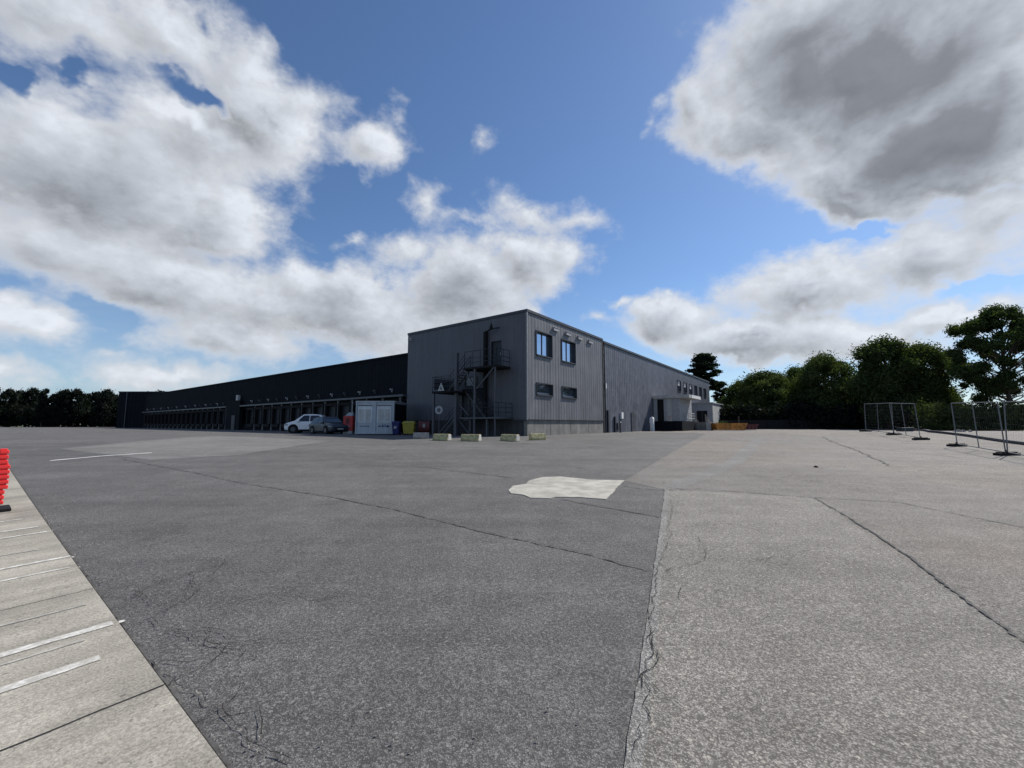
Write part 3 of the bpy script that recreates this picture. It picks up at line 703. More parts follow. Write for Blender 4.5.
for (x, y_, z1, w_) in ((-2.5, 6.85, 3.15, .14), (-1.78, 5.2, 6.2, .24), (-.35, 5.2, 3.15, .12), (-1.6, 3.5, 4.85, .14), (-1.6, 1.6, 4.85, .09), (-.3, 6.8, 3.15, .12)):
    MB().box(x-w_/2, y_-w_/2, -.3, x+w_/2, y_+w_/2, z1).build('column', M['steel'], fs)
for a, b, w_ in (((-1.6, 3.3, 3.4), (-1.6, 1.7, 4.85), .08), ((-1.6, 3.6, 3.6), (-1.6, 4.5, 4.85), .08), ((-1.7, 7.2, 0), (-1.7, 5.3, 1.6), .09), ((-1.6, 3.9, 0), (-1.6, 5.1, 1.2), .07), ((-1.7, 5.2, 2.5), (-1.7, 4.0, 1.5), .08)):
    MB().bar(a, b, w_).build('brace', M['steel'], fs)
for y_ in (2.4, 4.0): MB().box(-1.5, y_, -.4, -1.35, y_+.12, 1.2).build('support', M['steel'], fs)
# signs
sg = empty('round_sign', bw(-3.2, 5.5)-Vector((0,0,.05)), RZ-math.pi/2+.35); tag(sg, 'round pale sign with dark ring on a thin post under the stair landing', 'sign')
MB().tube((0,0,0), (0,0,2.1), .03).build('post', M['steel'], sg)
MB().tube((0,-.04,1.9), (0,-.06,1.9), .30, 24).build('disc', M['palegrey'], sg)
MB().tube((0,-.061,1.9), (0,-.066,1.9), .15, 24).build('ring', M['steel'], sg)
sg = empty('triangle_sign', bw(-2.66, 5.9, 3.3), RZ-math.pi/2); tag(sg, 'small pale triangular sign hung on the railing of the stair landing', 'sign')
m_ = MB(); m_.loft([[(-.34,-.03,0),(.34,-.03,0),(0,-.03,.6)],[(-.34,.0,0),(.34,.0,0),(0,.0,.6)]]); m_.build('plate', M['offwhite'], sg)
m_ = MB(); m_.loft([[(-.16,-.036,.09),(.16,-.036,.09),(0,-.036,.38)],[(-.16,-.031,.09),(.16,-.031,.09),(0,-.031,.38)]]); m_.build('inset', M['steel'], sg)

# ------------------------------------------------------------------ concrete stop blocks
def block(px, py, m, yaw, label, L=.92):
    q = P(px, py); o = empty('concrete_block', (q.x, q.y, g(q.x, q.y)), yaw)
    m_ = MB(); w0, w1, h = .42, .24, .36
    m_.loft([[(x, -w0/2, 0), (x, w0/2, 0), (x, w0/2, h*.35), (x, w1/2, h), (x, -w1/2, h), (x, -w0/2, h*.35)] for x in (-L/2, L/2)])
    m_.build('body', m, o, .02)
    e_ = MB(); e_.box(L/2+.002, -.14, .02, L/2+.012, .14, .33); e_.build('sunlit_end', M['offwhite'], o)  # pale plate: sunlight on the right end, put in as colour
    e_ = MB()
    for x in (-.25, .25): e_.tube((x-.05,0,h), (x+.05,0,h+.02), .018)
    e_.build('lifting_loop', M['dark'], o)
    tag(o, label, 'block', 'concrete blocks in front of the office')
block(421, 438.5, M['greyblock'], .12, 'unpainted grey concrete block, leftmost of the row, near the yellow bin')
block(442, 440.5, M['yellowblock'], -.42, 'faded yellow concrete block below the round sign', 1.0)
block(471, 441, M['yellowblock'], -.36, 'faded yellow concrete block in the middle of the row below the stair platform', 1.08)
block(510, 441, M['yellowblock'], -.62, 'faded yellow concrete block left of the building corner', 1.05)
block(537.5, 440, M['yellowblock'], .35, 'faded yellow concrete block right of the building corner, in front of the plinth')

# ------------------------------------------------------------------ site container, bins, red cabinet
c0 = at(355.5, 32.6); 
ct = empty('site_cabin', (c0.x, c0.y, .72)); tag(ct, 'pale blue grey site cabin with two double panelled bays beside the office', 'cabin')
CW, CD, CHh = 3.06, 3.4, 2.62
m_ = MB(); m_.box(0, 0, .08, CW, CD, CHh)
m_.build('body', M['container'], ct, .01)
m_ = MB(); m_.box(-.04, -.05, CHh, CW+.06, CD, CHh+.1); m_.build('roof', M['container'], ct)
MB().box(CW+.035, .1, .2, CW+.06, CD-.1, CHh-.12).build('side_sheet', M['clad_dark'], ct)  # dark sheet puts the shade on this side into the colour
m_ = MB()
for x in (0, CW/2-.09, CW-.1): m_.box(x, -.06, .1, x+(.18 if 0 < x < CW-.2 else .1), -.002, CHh-.002)
m_.box(.1, -.05, .1, CW/2-.09, -.002, .22); m_.box(CW/2+.09, -.05, .1, CW-.1, -.002, .22); m_.build('frame', M['container'], ct)
for x in (.16, CW/2+.16):
    w = MB().box(x, -.035, 1.0, x+1.14, -.004, 2.3).build('panel', M['container2'], ct)
    for dx in (.1, .62): MB().box(x+dx, -.055, 1.1, x+dx+.42, -.037, 2.05).build('shutter', M['offwhite'], w)
    MB().box(x, -.05, 2.32, x+1.14, -.02, 2.38).build('rail', M['steel'], w)
# faded emblem strokes painted low on the bays
m_ = MB(); x = .34
for i in range(7): m_.box(x+i*.11, -.012, .66+(i % 2)*.02, x+i*.11+.085, -.004, .74)
m_.build('lettering', M['steel'], ct)
m_ = MB(); x = CW/2+.28
for i, h in enumerate((.13,.2,.1,.22,.16,.24,.12)): m_.box(x+i*.105, -.012, .62+.02*(i % 3), x+i*.105+.07, -.004, .62+h)
m_.poly([(x+.72,-.012,.58),(x+.95,-.012,.7),(x+.72,-.012,.82)]); m_.build('lettering', M['blue'], ct)
m_ = MB()
for x in (.1, CW-.4):
    for y_ in (.1, CD-.4): m_.box(x, y_, 0, x+.3, y_+.3, .08)
m_.build('footing', M['black'], ct)

q = at(396.5, 32.0); bn = empty('wheeled_bin', (q.x, q.y, .74)); tag(bn, 'dark blue wheeled bin at the right end of the site cabin', 'bin')
m_ = MB(); m_.loft([[(-.22,-.24,.08),(.22,-.24,.08),(.22,.22,.08),(-.22,.22,.08)],[(-.29,-.33,.98),(.29,-.33,.98),(.29,.33,.98),(-.29,.33,.98)]]); m_.build('body', M['blue'], bn, .02)
m_ = MB(); m_.loft([[(-.31,-.36,.98),(.31,-.36,.98),(.31,.36,.98),(-.31,.36,.98)],[(-.27,-.3,1.06),(.27,-.3,1.06),(.27,.34,1.06),(-.27,.34,1.06)]]); m_.build('lid', M['blue'], bn, .015)
for x in (-.25, .25): MB().tube((x-.03,.26,.1),(x+.03,.26,.1),.1,12).build('wheel', M['black'], bn)
MB().box(-.1,-.345,.5,.1,-.3,.68).build('sticker', M['palegrey'], bn)
q = at(409.3, 32.2); bn = empty('waste_container', (q.x, q.y, .74), .05); tag(bn, 'yellow plastic waste container at the left corner of the office wall', 'bin')
m_ = MB(); m_.loft([[(-.38,-.3,.1),(.38,-.3,.1),(.38,.3,.1),(-.38,.3,.1)],[(-.46,-.38,.9),(.46,-.38,.9),(.46,.38,.9),(-.46,.38,.9)]]); m_.build('body', M['yellow'], bn, .03)
m_ = MB(); m_.loft([[(-.5,-.42,.9),(.5,-.42,.9),(.5,.42,.9),(-.5,.42,.9)],[(-.48,-.4,.96),(.48,-.4,.96),(.48,.4,.96),(-.48,.4,.96)],[(-.4,-.2,1.08),(.4,-.2,1.08),(.4,.36,1.08),(-.4,.36,1.08)]]); m_.build('lid', M['yellow'], bn, .015)
m_ = MB(); m_.box(-.36,-.37,.3,-.3,-.33,.8); m_.box(.3,-.37,.3,.36,-.33,.8); m_.box(-.03,-.37,.3,.03,-.33,.8); m_.build('rib', M['yellow'], bn)
for x in (-.33,.33):
    for y_ in (-.24,.24): MB().tube((x-.03,y_,.06),(x+.03,y_,.06),.07,10).build('wheel', M['black'], bn)
q = at(424.5, 33.0); bn = empty('fuel_tank', (q.x, q.y, .72), .05); tag(bn, 'dark red brown tank in the shade between the yellow bin and the stairs', 'tank')
m_ = MB(); m_.loft([[(-.45+dx, .45*math.cos(a*math.pi/6)*1., .62+.5*math.sin(a*math.pi/6)) for a in range(12)] for dx in (0, .9)]); m_.build('shell', M['darkred'], bn, 0)
m_ = MB()
for x in (-.35,.3): m_.box(x,-.3,0,x+.06,.3,.3)
m_.build('stand', M['black'], bn); MB().box(-.05,-.5,.6,.12,-.44,.9).build('notice', M['palegrey'], bn)
q = at(349.3, 35.5); rc = empty('red_cabinet', (q.x, q.y, .74), .1); tag(rc, 'tall red machine cabinet on a pale base left of the site cabin', 'cabinet')
MB().box(-.42,-.35,.26,.36,.35,1.55).build('body', M['red'], rc, .03)
MB().box(-.44,-.37,0,.34,.3,.26).build('base', M['offwhite'], rc, .02)
m_ = MB(); m_.loft([[(-.3,-.3,1.55),(.34,-.3,1.55),(.34,.3,1.55),(-.3,.3,1.55)],[(-.05,-.1,1.85),(.3,-.1,1.85),(.3,.2,1.85),(-.05,.2,1.85)]]); m_.build('hood', M['palegrey'], rc, .02)
MB().box(-.2,-.37,.9,.1,-.355,1.35).build('panel', M['darkred'], rc); MB().box(.362,-.3,.3,.39,.3,1.5).build('side_rail', M['red'], rc)

# ------------------------------------------------------------------ cars
def car(name, loc, rz, paint, L, Wd, H, label, suv):
    o = empty(name, loc, rz)   # nose towards +x
    h2 = L/2; hw = Wd/2; cl = .24 if suv else .18; belt = H*.60; 
    def ring(x, zb, z1, zt, w, wt): return [(x,-w*.93,zb),(x,-w,zb+.12),(x,-w,z1*.78),(x,-w*.97,z1),(x,-wt,zt),(x,wt,zt),(x,w*.97,z1),(x,w,z1*.78),(x,w,zb+.12),(x,w*.93,zb)]
    st = [(-h2,cl+.18,belt*.9,belt*.93,hw*.8,hw*.7),(-h2+.06,cl+.05,belt*.97,belt+.02,hw*.95,hw*.82),(-h2+.3,cl,belt,belt+.06,hw,hw*.84),(-h2+.75,cl,belt,H*.97,hw,hw*.72),(-h2+1.5,cl,belt,H,hw,hw*.72),(-h2+2.3,cl,belt,H*.985,hw,hw*.72),(-h2+3.05,cl,belt,belt+.07,hw,hw*.82),(h2-.5,cl,belt*.94,belt*.97,hw*.98,hw*.75),(h2-.12,cl+.04,belt*.82,belt*.85,hw*.9,hw*.7),(h2,cl+.12,belt*.66,belt*.7,hw*.75,hw*.6)]
    if not suv: st[3] = (-h2+.55,cl,belt,H*.9,hw,hw*.74)
    m_ = MB(); m_.loft([ring(*s) for s in st]); m_.build('body', paint, o, .05)
    fx, rx = h2-.85, -h2+.80; wr = .36 if suv else .32
    for s in (-1, 1):
        for wx in (fx, rx):
            MB().tube((wx, s*(hw-.25), wr+.03), (wx, s*(hw+.008), wr+.03), wr+.09, 20).build('wheel_arch', M['black'], o)
            w = MB().tube((wx, s*(hw-.2), wr), (wx, s*(hw+.02), wr), wr, 20).build('wheel', M['black'], o)
            rm = MB(); rm.tube((wx, s*(hw+.021), wr), (wx, s*(hw+.03), wr), wr*.62, 16)
            rm.build('rim', M['steel'], w)
        zl, zh = belt+.03, H*.93
        yb, yt = hw*.97*1.0, hw*.75
        def sp(x, z):
            f_ = (z-belt)/(H-belt); return (x, s*((hw*.97)*(1-f_)+hw*.72*f_+.012), z)
        for (xa, xb, xc, xd) in ((-h2+1.75,-h2+2.75,-h2+2.25,-h2+1.75),(-h2+.62,-h2+1.68,-h2+1.68,-h2+.92)):
            g_ = MB(); g_.poly([sp(xa,zl),sp(xb,zl),sp(xc,zh),sp(xd,zh)]); g_.build('side_window', M['carglass'], o)
        MB().box(h2-.36, s*hw*.88-.1, belt*.68, h2-.06, s*hw*.88+.1, belt*.8).build('headlight', M['palegrey'], o)
        MB().box(-h2+.02, s*hw*.86-.1, belt*.72, -h2+.2, s*hw*.86+.1, belt*.9).build('tail_light', M['darkred'], o)
        MB().box(-h2+2.55, s*hw, belt-.02, -h2+2.75, s*(hw+.16), belt+.12).build('mirror', paint, o, .03)
    g_ = MB(); g_.poly([(-h2+2.32,-hw*.66,H*.965),(-h2+2.32,hw*.66,H*.965),(-h2+3.06,hw*.78,belt+.1),(-h2+3.06,-hw*.78,belt+.1)]); g_.build('windscreen', M['carglass'], o)
    MB().box(h2-.08, -.45, cl+.12, h2+.01, .45, belt*.55).build('grille', M['black'], o)
    MB().box(-h2+.6, -hw-.006, cl-.04, h2-.6, hw+.006, cl+.1).build('sill_trim', M['black'], o)
    for z in (.45,): MB().box(h2-.01, -.26, z-.06, h2+.02, .26, z+.05).build('number_plate', M['offwhite'], o)
    tag(o, label, 'car', 'cars parked beside the docks')
q = at(309, 39.5); car('parked_car', (q.x, q.y, .75), math.pi+.2, M['carwhite'], 3.95, 1.85, 1.78, 'white SUV parked nose left, partly behind the dark car', True)
q = at(329, 35.8); car('parked_car', (q.x, q.y, .74), -.70, M['cardark'], 4.1, 1.75, 1.5, 'dark slate hatchback parked between the white SUV and the red cabinet', False)

# ------------------------------------------------------------------ annexes on the right facade
an = empty('loading_porch', C, RZ); tag(an, 'raised grey loading porch and flat canopy with painted-on sunlit edge on the far side wall', 'porch')
m_ = MB(); m_.box(28, -3, 1.2, 28.1, -2.1, 4.0); m_.box(28, -.35, 1.2, 28.1, .1, 4.0); m_.box(28, -1.5, 1.2, 28.1, -1.15, 4.0); m_.box(28.1, -3, 1.2, 34, -2.9, 4.0); m_.build('wall', M['palegrey'], an)
MB().box(28.02, -2.1, 1.9, 28.12, -1.5, 3.95).build('panel', M['offwhite'], an)
MB().box(28.05, -1.15, 1.2, 28.15, -.35, 3.9).build('door', M['black'], an)
MB().box(27.8, -3.3, -.5, 34.2, .15, 1.2).build('base', M['clad_dark'], an)
MB().box(28.05, -2.95, 3.9, 34, .1, 4.0).build('ceiling', M['palegrey'], an)
m_ = MB(); m_.box(27.8, -4.2, 4.0, 33.6, .1, 4.36); m_.build('canopy', M['offwhite'], an)
m_ = MB(); m_.box(29, -4.24, 4.0, 33.65, -4.202, 4.38); m_.build('sunlit_fascia', M['white'], an)  # white colour stands in for sunlight on the canopy edge
railing([(28, -3.3, 1.2), (34.2, -3.3, 1.2)]).build('railing', M['galv'], an)
for i in range(1): pass
rp = empty('access_ramp', C, RZ); tag(rp, 'pale concrete steps with handrails descending from the loading porch', 'steps')
m_ = MB()
for i in range(7): m_.box(34.3+i*.5, -4.6, -.4, 34.3+(i+1)*.5, -3.0, 1.1-i*.16)
m_.build('steps', M['conc'], rp)
railing([(34.3, -4.55, 1.1), (37.8, -4.55, .0)]).build('handrail', M['galv'], rp); railing([(34.3, -3.05, 1.1), (37.8, -3.05, .0)]).build('handrail', M['galv'], rp)
m_ = MB(); m_.loft([[(34.2,-5.2,-.4),(40.5,-5.2,-.4),(34.2,-5.2,1.1)],[(34.2,-4.62,-.4),(40.5,-4.62,-.4),(34.2,-4.62,1.1)]]); m_.build('ramp_wall', M['offwhite'], rp)
ax = empty('annexe', C, RZ); tag(ax, 'low pale flat roofed annexe with dark doorway on the side wall', 'building')
m_ = MB(); m_.box(45.4, -3.3, -.4, 54.5, .1, 4.05); m_.build('wall', M['palegrey'], ax)
m_ = MB(); m_.box(45.6, -3.36, -.2, 54.5, -3.302, 3.85); m_.build('side_sheet', M['offwhite'], ax)  # paler sheet: the sunlit side is painted lighter than the walls
MB().box(45.2, -3.5, 4.05, 54.7, .1, 4.2).build('roof', M['palegrey'], ax)
dr = MB().box(45.3, -2.6, 0, 45.39, -1.1, 2.9).build('door', M['black'], ax)
MB().box(45.26, -1.9, 0, 45.3, -1.84, 2.9).build('frame', M['steel'], dr)
cb = empty('white_cabinet', bw(24.6, -.75), RZ); tag(cb, 'narrow tall white post cabinet standing against the side wall', 'cabinet')
MB().box(-.25,-.2,-.1,.25,.2,1.45).build('body', M['white'], cb, .02)
m_ = MB(); m_.loft([[(-.27,-.22,1.45),(.27,-.22,1.45),(.27,.22,1.45),(-.27,.22,1.45)],[(-.12,-.1,1.68),(.12,-.1,1.68),(.12,.1,1.68),(-.12,.1,1.68)]]); m_.build('cap', M['white'], cb)
# small wall things near joint: bollards
for i, x in enumerate((14.6, 23.2)):
    bo = empty('bollard', bw(x, -.9)); tag(bo, ['grey steel bollard by the wall joint', 'grey steel bollard left of the white cabinet'][i], 'bollard', 'bollards along the side wall')
    MB().tube((0,0,-.1),(0,0,1.0),.09,12).build('post', M['steel'], bo); MB().tube((0,0,1.0),(0,0,1.05),.09,12,.04).build('cap', M['steel'], bo)

# skips
def skip(px, D, L, h, m, label, rz, name='skip'):
    q = at(px, D); o = empty(name, (q.x, q.y, .75), rz)
    m_ = MB(); w = .95
    def rg(z, e): return [(-L/2+e,-w,z),(L/2-e,-w,z),(L/2-e,w,z),(-L/2+e,w,z)]
    outer = [rg(.08,.35), rg(h,0)]; m_.loft(outer, caps=False)
    m_.poly(reversed(rg(.08,.35))); m_.loft([[(a[0]*.96,a[1]*.93,a[2]) for a in rg(h,0)], [(a[0]*.94,a[1]*.92,.15) for a in rg(.15,.35)]], caps=False); m_.poly([(a[0]*.94,a[1]*.92,.15) for a in rg(.15,.35)])
    m_.build('body', m, o)
    r_ = MB(); r_.box(-L/2-.04,-w-.05,h-.1,L/2+.04,-w,h+.03); r_.box(-L/2-.04,w,h-.1,L/2+.04,w+.05,h+.03); r_.box(-L/2-.05,-w,h-.1,-L/2,w,h+.03); r_.box(L/2,-w,h-.1,L/2+.05,w,h+.03); r_.build('rim', m, o)
    r_ = MB(); n = int(L/.7)
    for i in range(n+1):
        x = (-L/2+.4)+(L-.8)*i/n; r_.bar((x,-w+.0,.1),(x,-w-.03,h-.1),.07)
    r_.build('rib', m, o)
    r_ = MB()
    for x in (-L*.25, L*.25): r_.tube((x,-w-.1,h*.55),(x,-w,h*.55),.05)
    r_.build('lug', M['dark'], o); return tag(o, label, 'skip', 'skips at the far end of the yard')
skip(727, 53, 4.2, .92, M['orange'], 'ochre orange steel skip in front of the annexe', 0)
skip(747.5, 56, 1.9, .78, M['darkred'], 'small rusty red skip just right of the orange skip', 0)
q = at(739, 58); ps = empty('wooden_post', (q.x, q.y, .7)); MB().box(-.07,-.07,0,.07,.07,1.9).build('post', M['bark'], ps); MB().tube((0,0,1.9),(0,0,1.98),.1,4,.02).build('cap', M['bark'], ps); tag(ps, 'thin brown post behind the orange skip', 'post')
# a few bushes behind skips come with the vegetation

# ------------------------------------------------------------------ temporary fence
feet = [at(865, 29.6).to_2d(), P(894,435), P(921,440), P(957,446.5), P(1007,455.5)]
nx = feet[4]+(feet[4]-feet[3]).normalized()*3.5
def fpanel(a, b, label, h=2.0, lean=0.):
    a3 = Vector((a.x, a.y, g(*a))); b3 = Vector((b.x, b.y, g(*b)))
    o = empty('temporary_fence', a3); d_ = b3-a3; up_ = Vector((lean*.6, -lean*.8, 1)).normalized()
    L0, z0, z1 = d_*.015, up_*.12, up_*h
    f_ = MB(); r_ = .021
    for k in (.015, .985): f_.tube(d_*k, d_*k+z1, r_, 8)
    f_.tube(d_*.015+z1, d_*.985+z1, r_, 8); f_.tube(d_*.015+z0, d_*.985+z0, r_, 8); f_.tube(d_*.5+z0, d_*.5+z1, r_*.8, 8)
    f_.build('frame', M['fence'], o)
    m_ = MB(); n = int(d_.length/.16)
    for i in range(1, n): p = d_*(.015+.97*i/n); m_.tube(p+z0, p+z1, .0011, 4)
    for j in range(1, 9): zz = z0.lerp(z1, j/9); m_.tube(d_*.015+zz, d_*.985+zz, .0012, 4)
    m_.build('mesh', M['fence'], o)
    tag(o, label, 'temporary fence', 'temporary mesh fence panels')
fpanel(feet[0], feet[1], 'mesh fence panel farthest from the camera, in front of the dark trees', 2.0, .02)
fpanel(feet[1], feet[2], 'mesh fence panel nearer than the farthest one, before the gap', 2.0, -.05)
fpanel(feet[3], feet[4], 'mesh fence panel just right of the gap in the fence', 2.0, -.03)
fpanel(feet[4], nx, 'mesh fence panel cut off by the right edge of the photo', 2.0, .03)
for i, q in enumerate(feet+[nx]):
    lab = ['black rubber foot under the far left post of the mesh fence', 'black rubber foot under the post shared by the two far panels', 'black rubber foot at the left side of the fence gap',
           'black rubber foot at the right side of the fence gap', 'long black rubber foot under the nearest visible fence post', 'black rubber foot beyond the right edge'][i]
    o = empty('ballast_block', (q.x, q.y, g(*q)), R(8)); Lf = (.8,.9,.9,.85,.92,.9)[i]
    m_ = MB(); m_.box(-Lf/2,-.12,0.0,Lf/2,.12,.1); m_.box(-Lf/2+.1,-.1,.1,Lf/2-.1,.1,.14); m_.build('base', M['black'], o, .015)
    m_ = MB(); m_.tube((0,0,.14),(0,0,.2),.04); m_.build('socket', M['black'], o)
    tag(o, lab, 'rubber foot', 'rubber feet of the mesh fence')
# rubber feet stacked behind and a rubble heap
q = P(905, 431.5); o = empty('spare_fence_feet', (q.x, q.y, g(*q)), .1)
for i in range(3): MB().box(-.5+.04*i,-.2,.1*i+.002,.45+.05*i,.2,.1*i+.095).build('block', M['dark'], o, .01)
tag(o, 'low stack of spare dark fence feet behind the far panels', 'fence feet')
q = P(960, 431.8); o = MB(); rs = random.Random(3)
for i in range(14):
    x, y_ = rs.gauss(0,.18), rs.gauss(0,.15); r_ = rs.uniform(.06,.14); o.tube((x,y_,-.02),(x+rs.uniform(-.05,.05),y_,r_*1.2),r_,6,r_*.5)
o = o.build('rubble_heap', M['greyblock']); o.location = (q.x, q.y, g(*q)); tag(o, 'small grey heap of rubble behind the fence gap', 'rubble')
# kerb behind fence
mb = MB(); kp = PP((905,430.8),(930,432.5),(970,437),(1024,445)); kd = (kp[-1]-kp[-2]).normalized(); kp.append(kp[-1]+kd*8)
pth = []
for a, b in zip(kp[:-1], kp[1:]):
    n = max(1, int((b-a).length/.5)); pth += [a.lerp(b, i/n) for i in range(n)]
pth.append(kp[-1]); rg = []
for i, p in enumerate(pth):
    d_ = (pth[min(i+1,len(pth)-1)]-pth[max(0,i-1)]).normalized(); n = Vector((-d_.y, d_.x)); z = g(*p)
    rg.append([(p.x-n.x*.09,p.y-n.y*.09,z-.05),(p.x-n.x*.08,p.y-n.y*.08,z+.15),(p.x+n.x*.08,p.y+n.y*.08,z+.15),(p.x+n.x*.09,p.y+n.y*.09,z-.05)])
mb.loft(rg); tag(mb.build('kerb', M['conc_dark']), kind='structure')

# ------------------------------------------------------------------ red plastic barrier at the left edge
q = P(-3, 512); br = empty('plastic_barrier', (q.x, q.y, g(*q)+.022), RZ+math.pi)
m_ = MB(); H_ = 1.02
for x in (0,):
    for i in range(11):
        z = .1+i*.085; w = .035+(.03 if 3 <= i <= 7 else 0)
        m_.box(-.02-w, -.045, z, .05, .045, z+.06); m_.box(-.02-w+.02, -.03, z+.058, .05, .03, z+.088)
m_.build('end_post', M['redplastic'], br, .01)
m_ = MB(); m_.box(.05,-.03,.12,1.95,.03,.22); m_.box(.05,-.03,.85,1.95,.03,1.02); m_.box(.05,-.025,.48,1.95,.025,.62)
for i in range(17): m_.box(.12+i*.11,-.018,.22,.16+i*.11,.018,.85)
m_.build('panel', M['redplastic'], br, .008)
for x in (.02, 1.7): MB().box(x-.16,-.26,0,x+.1,.26,.05).build('foot', M['black'], br, .01)
tag(br, 'bright red plastic pedestrian barrier with black feet at the left edge', 'barrier')

# ------------------------------------------------------------------ trees
def crown_mesh(name, clumps, leaf, per, seed, m, flat=1., hollow=.3, scat=.25):
    rnd = random.Random(seed); vs = []; fs = []
    tot = sum(c[3]**2 for c in clumps)
    for (cx, cy, cz, r_, sq) in clumps:
        n = int(per*(r_**2)/tot)
        for _ in range(n):
            while True:
                v = Vector((rnd.gauss(0,1), rnd.gauss(0,1), rnd.gauss(0,1)))
                if v.length > .01: break
            v.normalize(); rr = r_*(hollow+(1-hollow)*rnd.random()**.6)*(1+.22*mnoise.noise(v*2.3+Vector((cx, cy, cz))))
            if rnd.random() < scat: rr *= 1.0+(.5+scat*.6)*rnd.random()
            p = Vector((cx+v.x*rr, cy+v.y*rr, cz+v.z*rr*sq))
            s = leaf*rnd.uniform(.6, 1.25); nrm = (v+Vector((rnd.gauss(0,.7), rnd.gauss(0,.7), rnd.gauss(0,.7)))).normalized()
            a = nrm.orthogonal().normalized(); a.rotate(Matrix.Rotation(rnd.uniform(0, 6.28), 3, nrm)); b = nrm.cross(a)
            i = len(vs); a = a*s; b = b*s*.62*flat
            vs += [tuple(p-a), tuple(p-b*.9+a*.1), tuple(p+a), tuple(p+b)]
            fs.append((i, i+1, i+2, i+3))
    me = bpy.data.meshes.new(name); me.from_pydata(vs, [], fs); me.materials.append(m); return me
def limb(mb, a, b, r0, r1, rnd, seg=4, wob=.12):
    a = Vector(a); b = Vector(b); L = (b-a).length; prev = a; pr = r0
    for i in range(1, seg+1):
        t_ = i/seg; p = a.lerp(b, t_)
        if i < seg: p += Vector((rnd.gauss(0,1), rnd.gauss(0,1), rnd.gauss(0,.5)))*L*wob*.3
        r_ = r0+(r1-r0)*t_; mb.tube(prev, p, pr, 7, r_); prev = p; pr = r_
def tree_proto(kind, H, Rw, seed, leafm, leaf, per):
    rnd = random.Random(seed); cl = []; mb = MB()
    if kind == 'broad':
        zt = H*.22; limb(mb, (0,0,-.3), (0,0,H*.62), Rw*.075, Rw*.03, rnd, 5, .05)
        n = 26
        for i in range(n):
            k = (i+.5)/n; z = H*(.16+.72*k); env = Rw*(math.sin(math.pi*min(1, .22+.70*k))**.55); a = i*2.4+rnd.uniform(-.4,.4)
            d_ = env*rnd.uniform(.35,.78); r_ = Rw*rnd.uniform(.22,.40)*(1.1-.35*k)
            cl.append((math.cos(a)*d_, math.sin(a)*d_, z, r_, rnd.uniform(.65,.9)))
            if i % 2: limb(mb, (0,0,min(z*.6,H*.55)), (math.cos(a)*d_, math.sin(a)*d_, z), Rw*.028, Rw*.006, rnd)
        cl.append((0,0,H*.88,Rw*.30,.8)); cl.append((Rw*.2,-Rw*.1,H*.8,Rw*.34,.8)); cl.append((0,0,H*.5,Rw*.55,1.0)); cl.append((0,0,H*.25,Rw*.6,.7))
    elif kind == 'airy':
        limb(mb, (0,0,-.3), (Rw*.06,0,H*.75), Rw*.05, Rw*.02, rnd, 6, .06)
        for i in range(85):
            k = (i+.5)/85; z = H*(.28+.70*k); env = Rw*(math.sin(math.pi*min(1, .22+.74*k))**.7); a = i*2.4+rnd.uniform(-.5,.5)
            d_ = env*rnd.uniform(.3,1.); r_ = Rw*rnd.uniform(.07,.16)
            cl.append((math.cos(a)*d_, math.sin(a)*d_, z+rnd.uniform(-.5,.5), r_, .8))
            limb(mb, (0,0,max(H*.2, z*.72)), (math.cos(a)*d_, math.sin(a)*d_, z), Rw*.014, Rw*.004, rnd)
    elif kind == 'pine':
        limb(mb, (0,0,-.3), (Rw*.1,0,H*.93), Rw*.07, Rw*.025, rnd, 6, .03)
        for i in range(26):
            k = (i+.5)/26; z = H*(.52+.45*k); env = Rw*(1-.55*k**1.5)*(.8 if k > .2 else .6+k*2); a = i*2.4+rnd.uniform(-.5,.5)
            d_ = env*rnd.uniform(.3,.95); r_ = Rw*rnd.uniform(.16,.27)
            cl.append((math.cos(a)*d_, math.sin(a)*d_, z, r_, .42))
            limb(mb, (0,0,z*.93), (math.cos(a)*d_, math.sin(a)*d_, z), Rw*.02, Rw*.006, rnd)
        cl.append((0,0,H*.95,Rw*.25,.6))
    elif kind == 'column':
        limb(mb, (0,0,-.3), (0,0,H*.85), Rw*.09, Rw*.02, rnd, 5, .03)
        for i in range(16):
            k = (i+.5)/16; z = H*(.2+.74*k); a = i*2.4; env = Rw*(1-.6*k); d_ = env*rnd.uniform(.2,.6)
            cl.append((math.cos(a)*d_, math.sin(a)*d_, z, Rw*rnd.uniform(.3,.45)*(1.1-.5*k), .85))
    o = bpy.data.objects.new('tree', None); COL.objects.link(o)
    tr = mb.build('trunk', M['bark'], o)
    cr_ = bpy.data.objects.new('crown', crown_mesh('crown', cl, leaf, per, seed+1, leafm, scat=.6 if kind == 'airy' else .35)); COL.objects.link(cr_); cr_.parent = o
    o['H'] = H; o['R'] = Rw
    return o
protos = {
 'b1': tree_proto('broad', 10, 4, 11, M['leaf1'], .13, 46000), 'b2': tree_proto('broad', 10, 4, 23, M['leaf2'], .13, 46000),
 'b3': tree_proto('broad', 10, 4.4, 37, M['leaf1'], .12, 46000), 'airy': tree_proto('airy', 10, 4, 5, M['leaf2'], .10, 60000),
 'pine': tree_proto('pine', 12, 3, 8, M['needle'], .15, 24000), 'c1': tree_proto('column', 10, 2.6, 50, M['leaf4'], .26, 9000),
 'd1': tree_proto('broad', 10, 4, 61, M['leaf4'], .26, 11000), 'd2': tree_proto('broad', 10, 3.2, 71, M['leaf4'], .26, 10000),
}
for o in protos.values():
    for k in ('H', 'R'): pass
HR = {k: (o['H'], o['R']) for k, o in protos.items()}
for o in protos.values(): del o['H']; del o['R']
used_p = set()
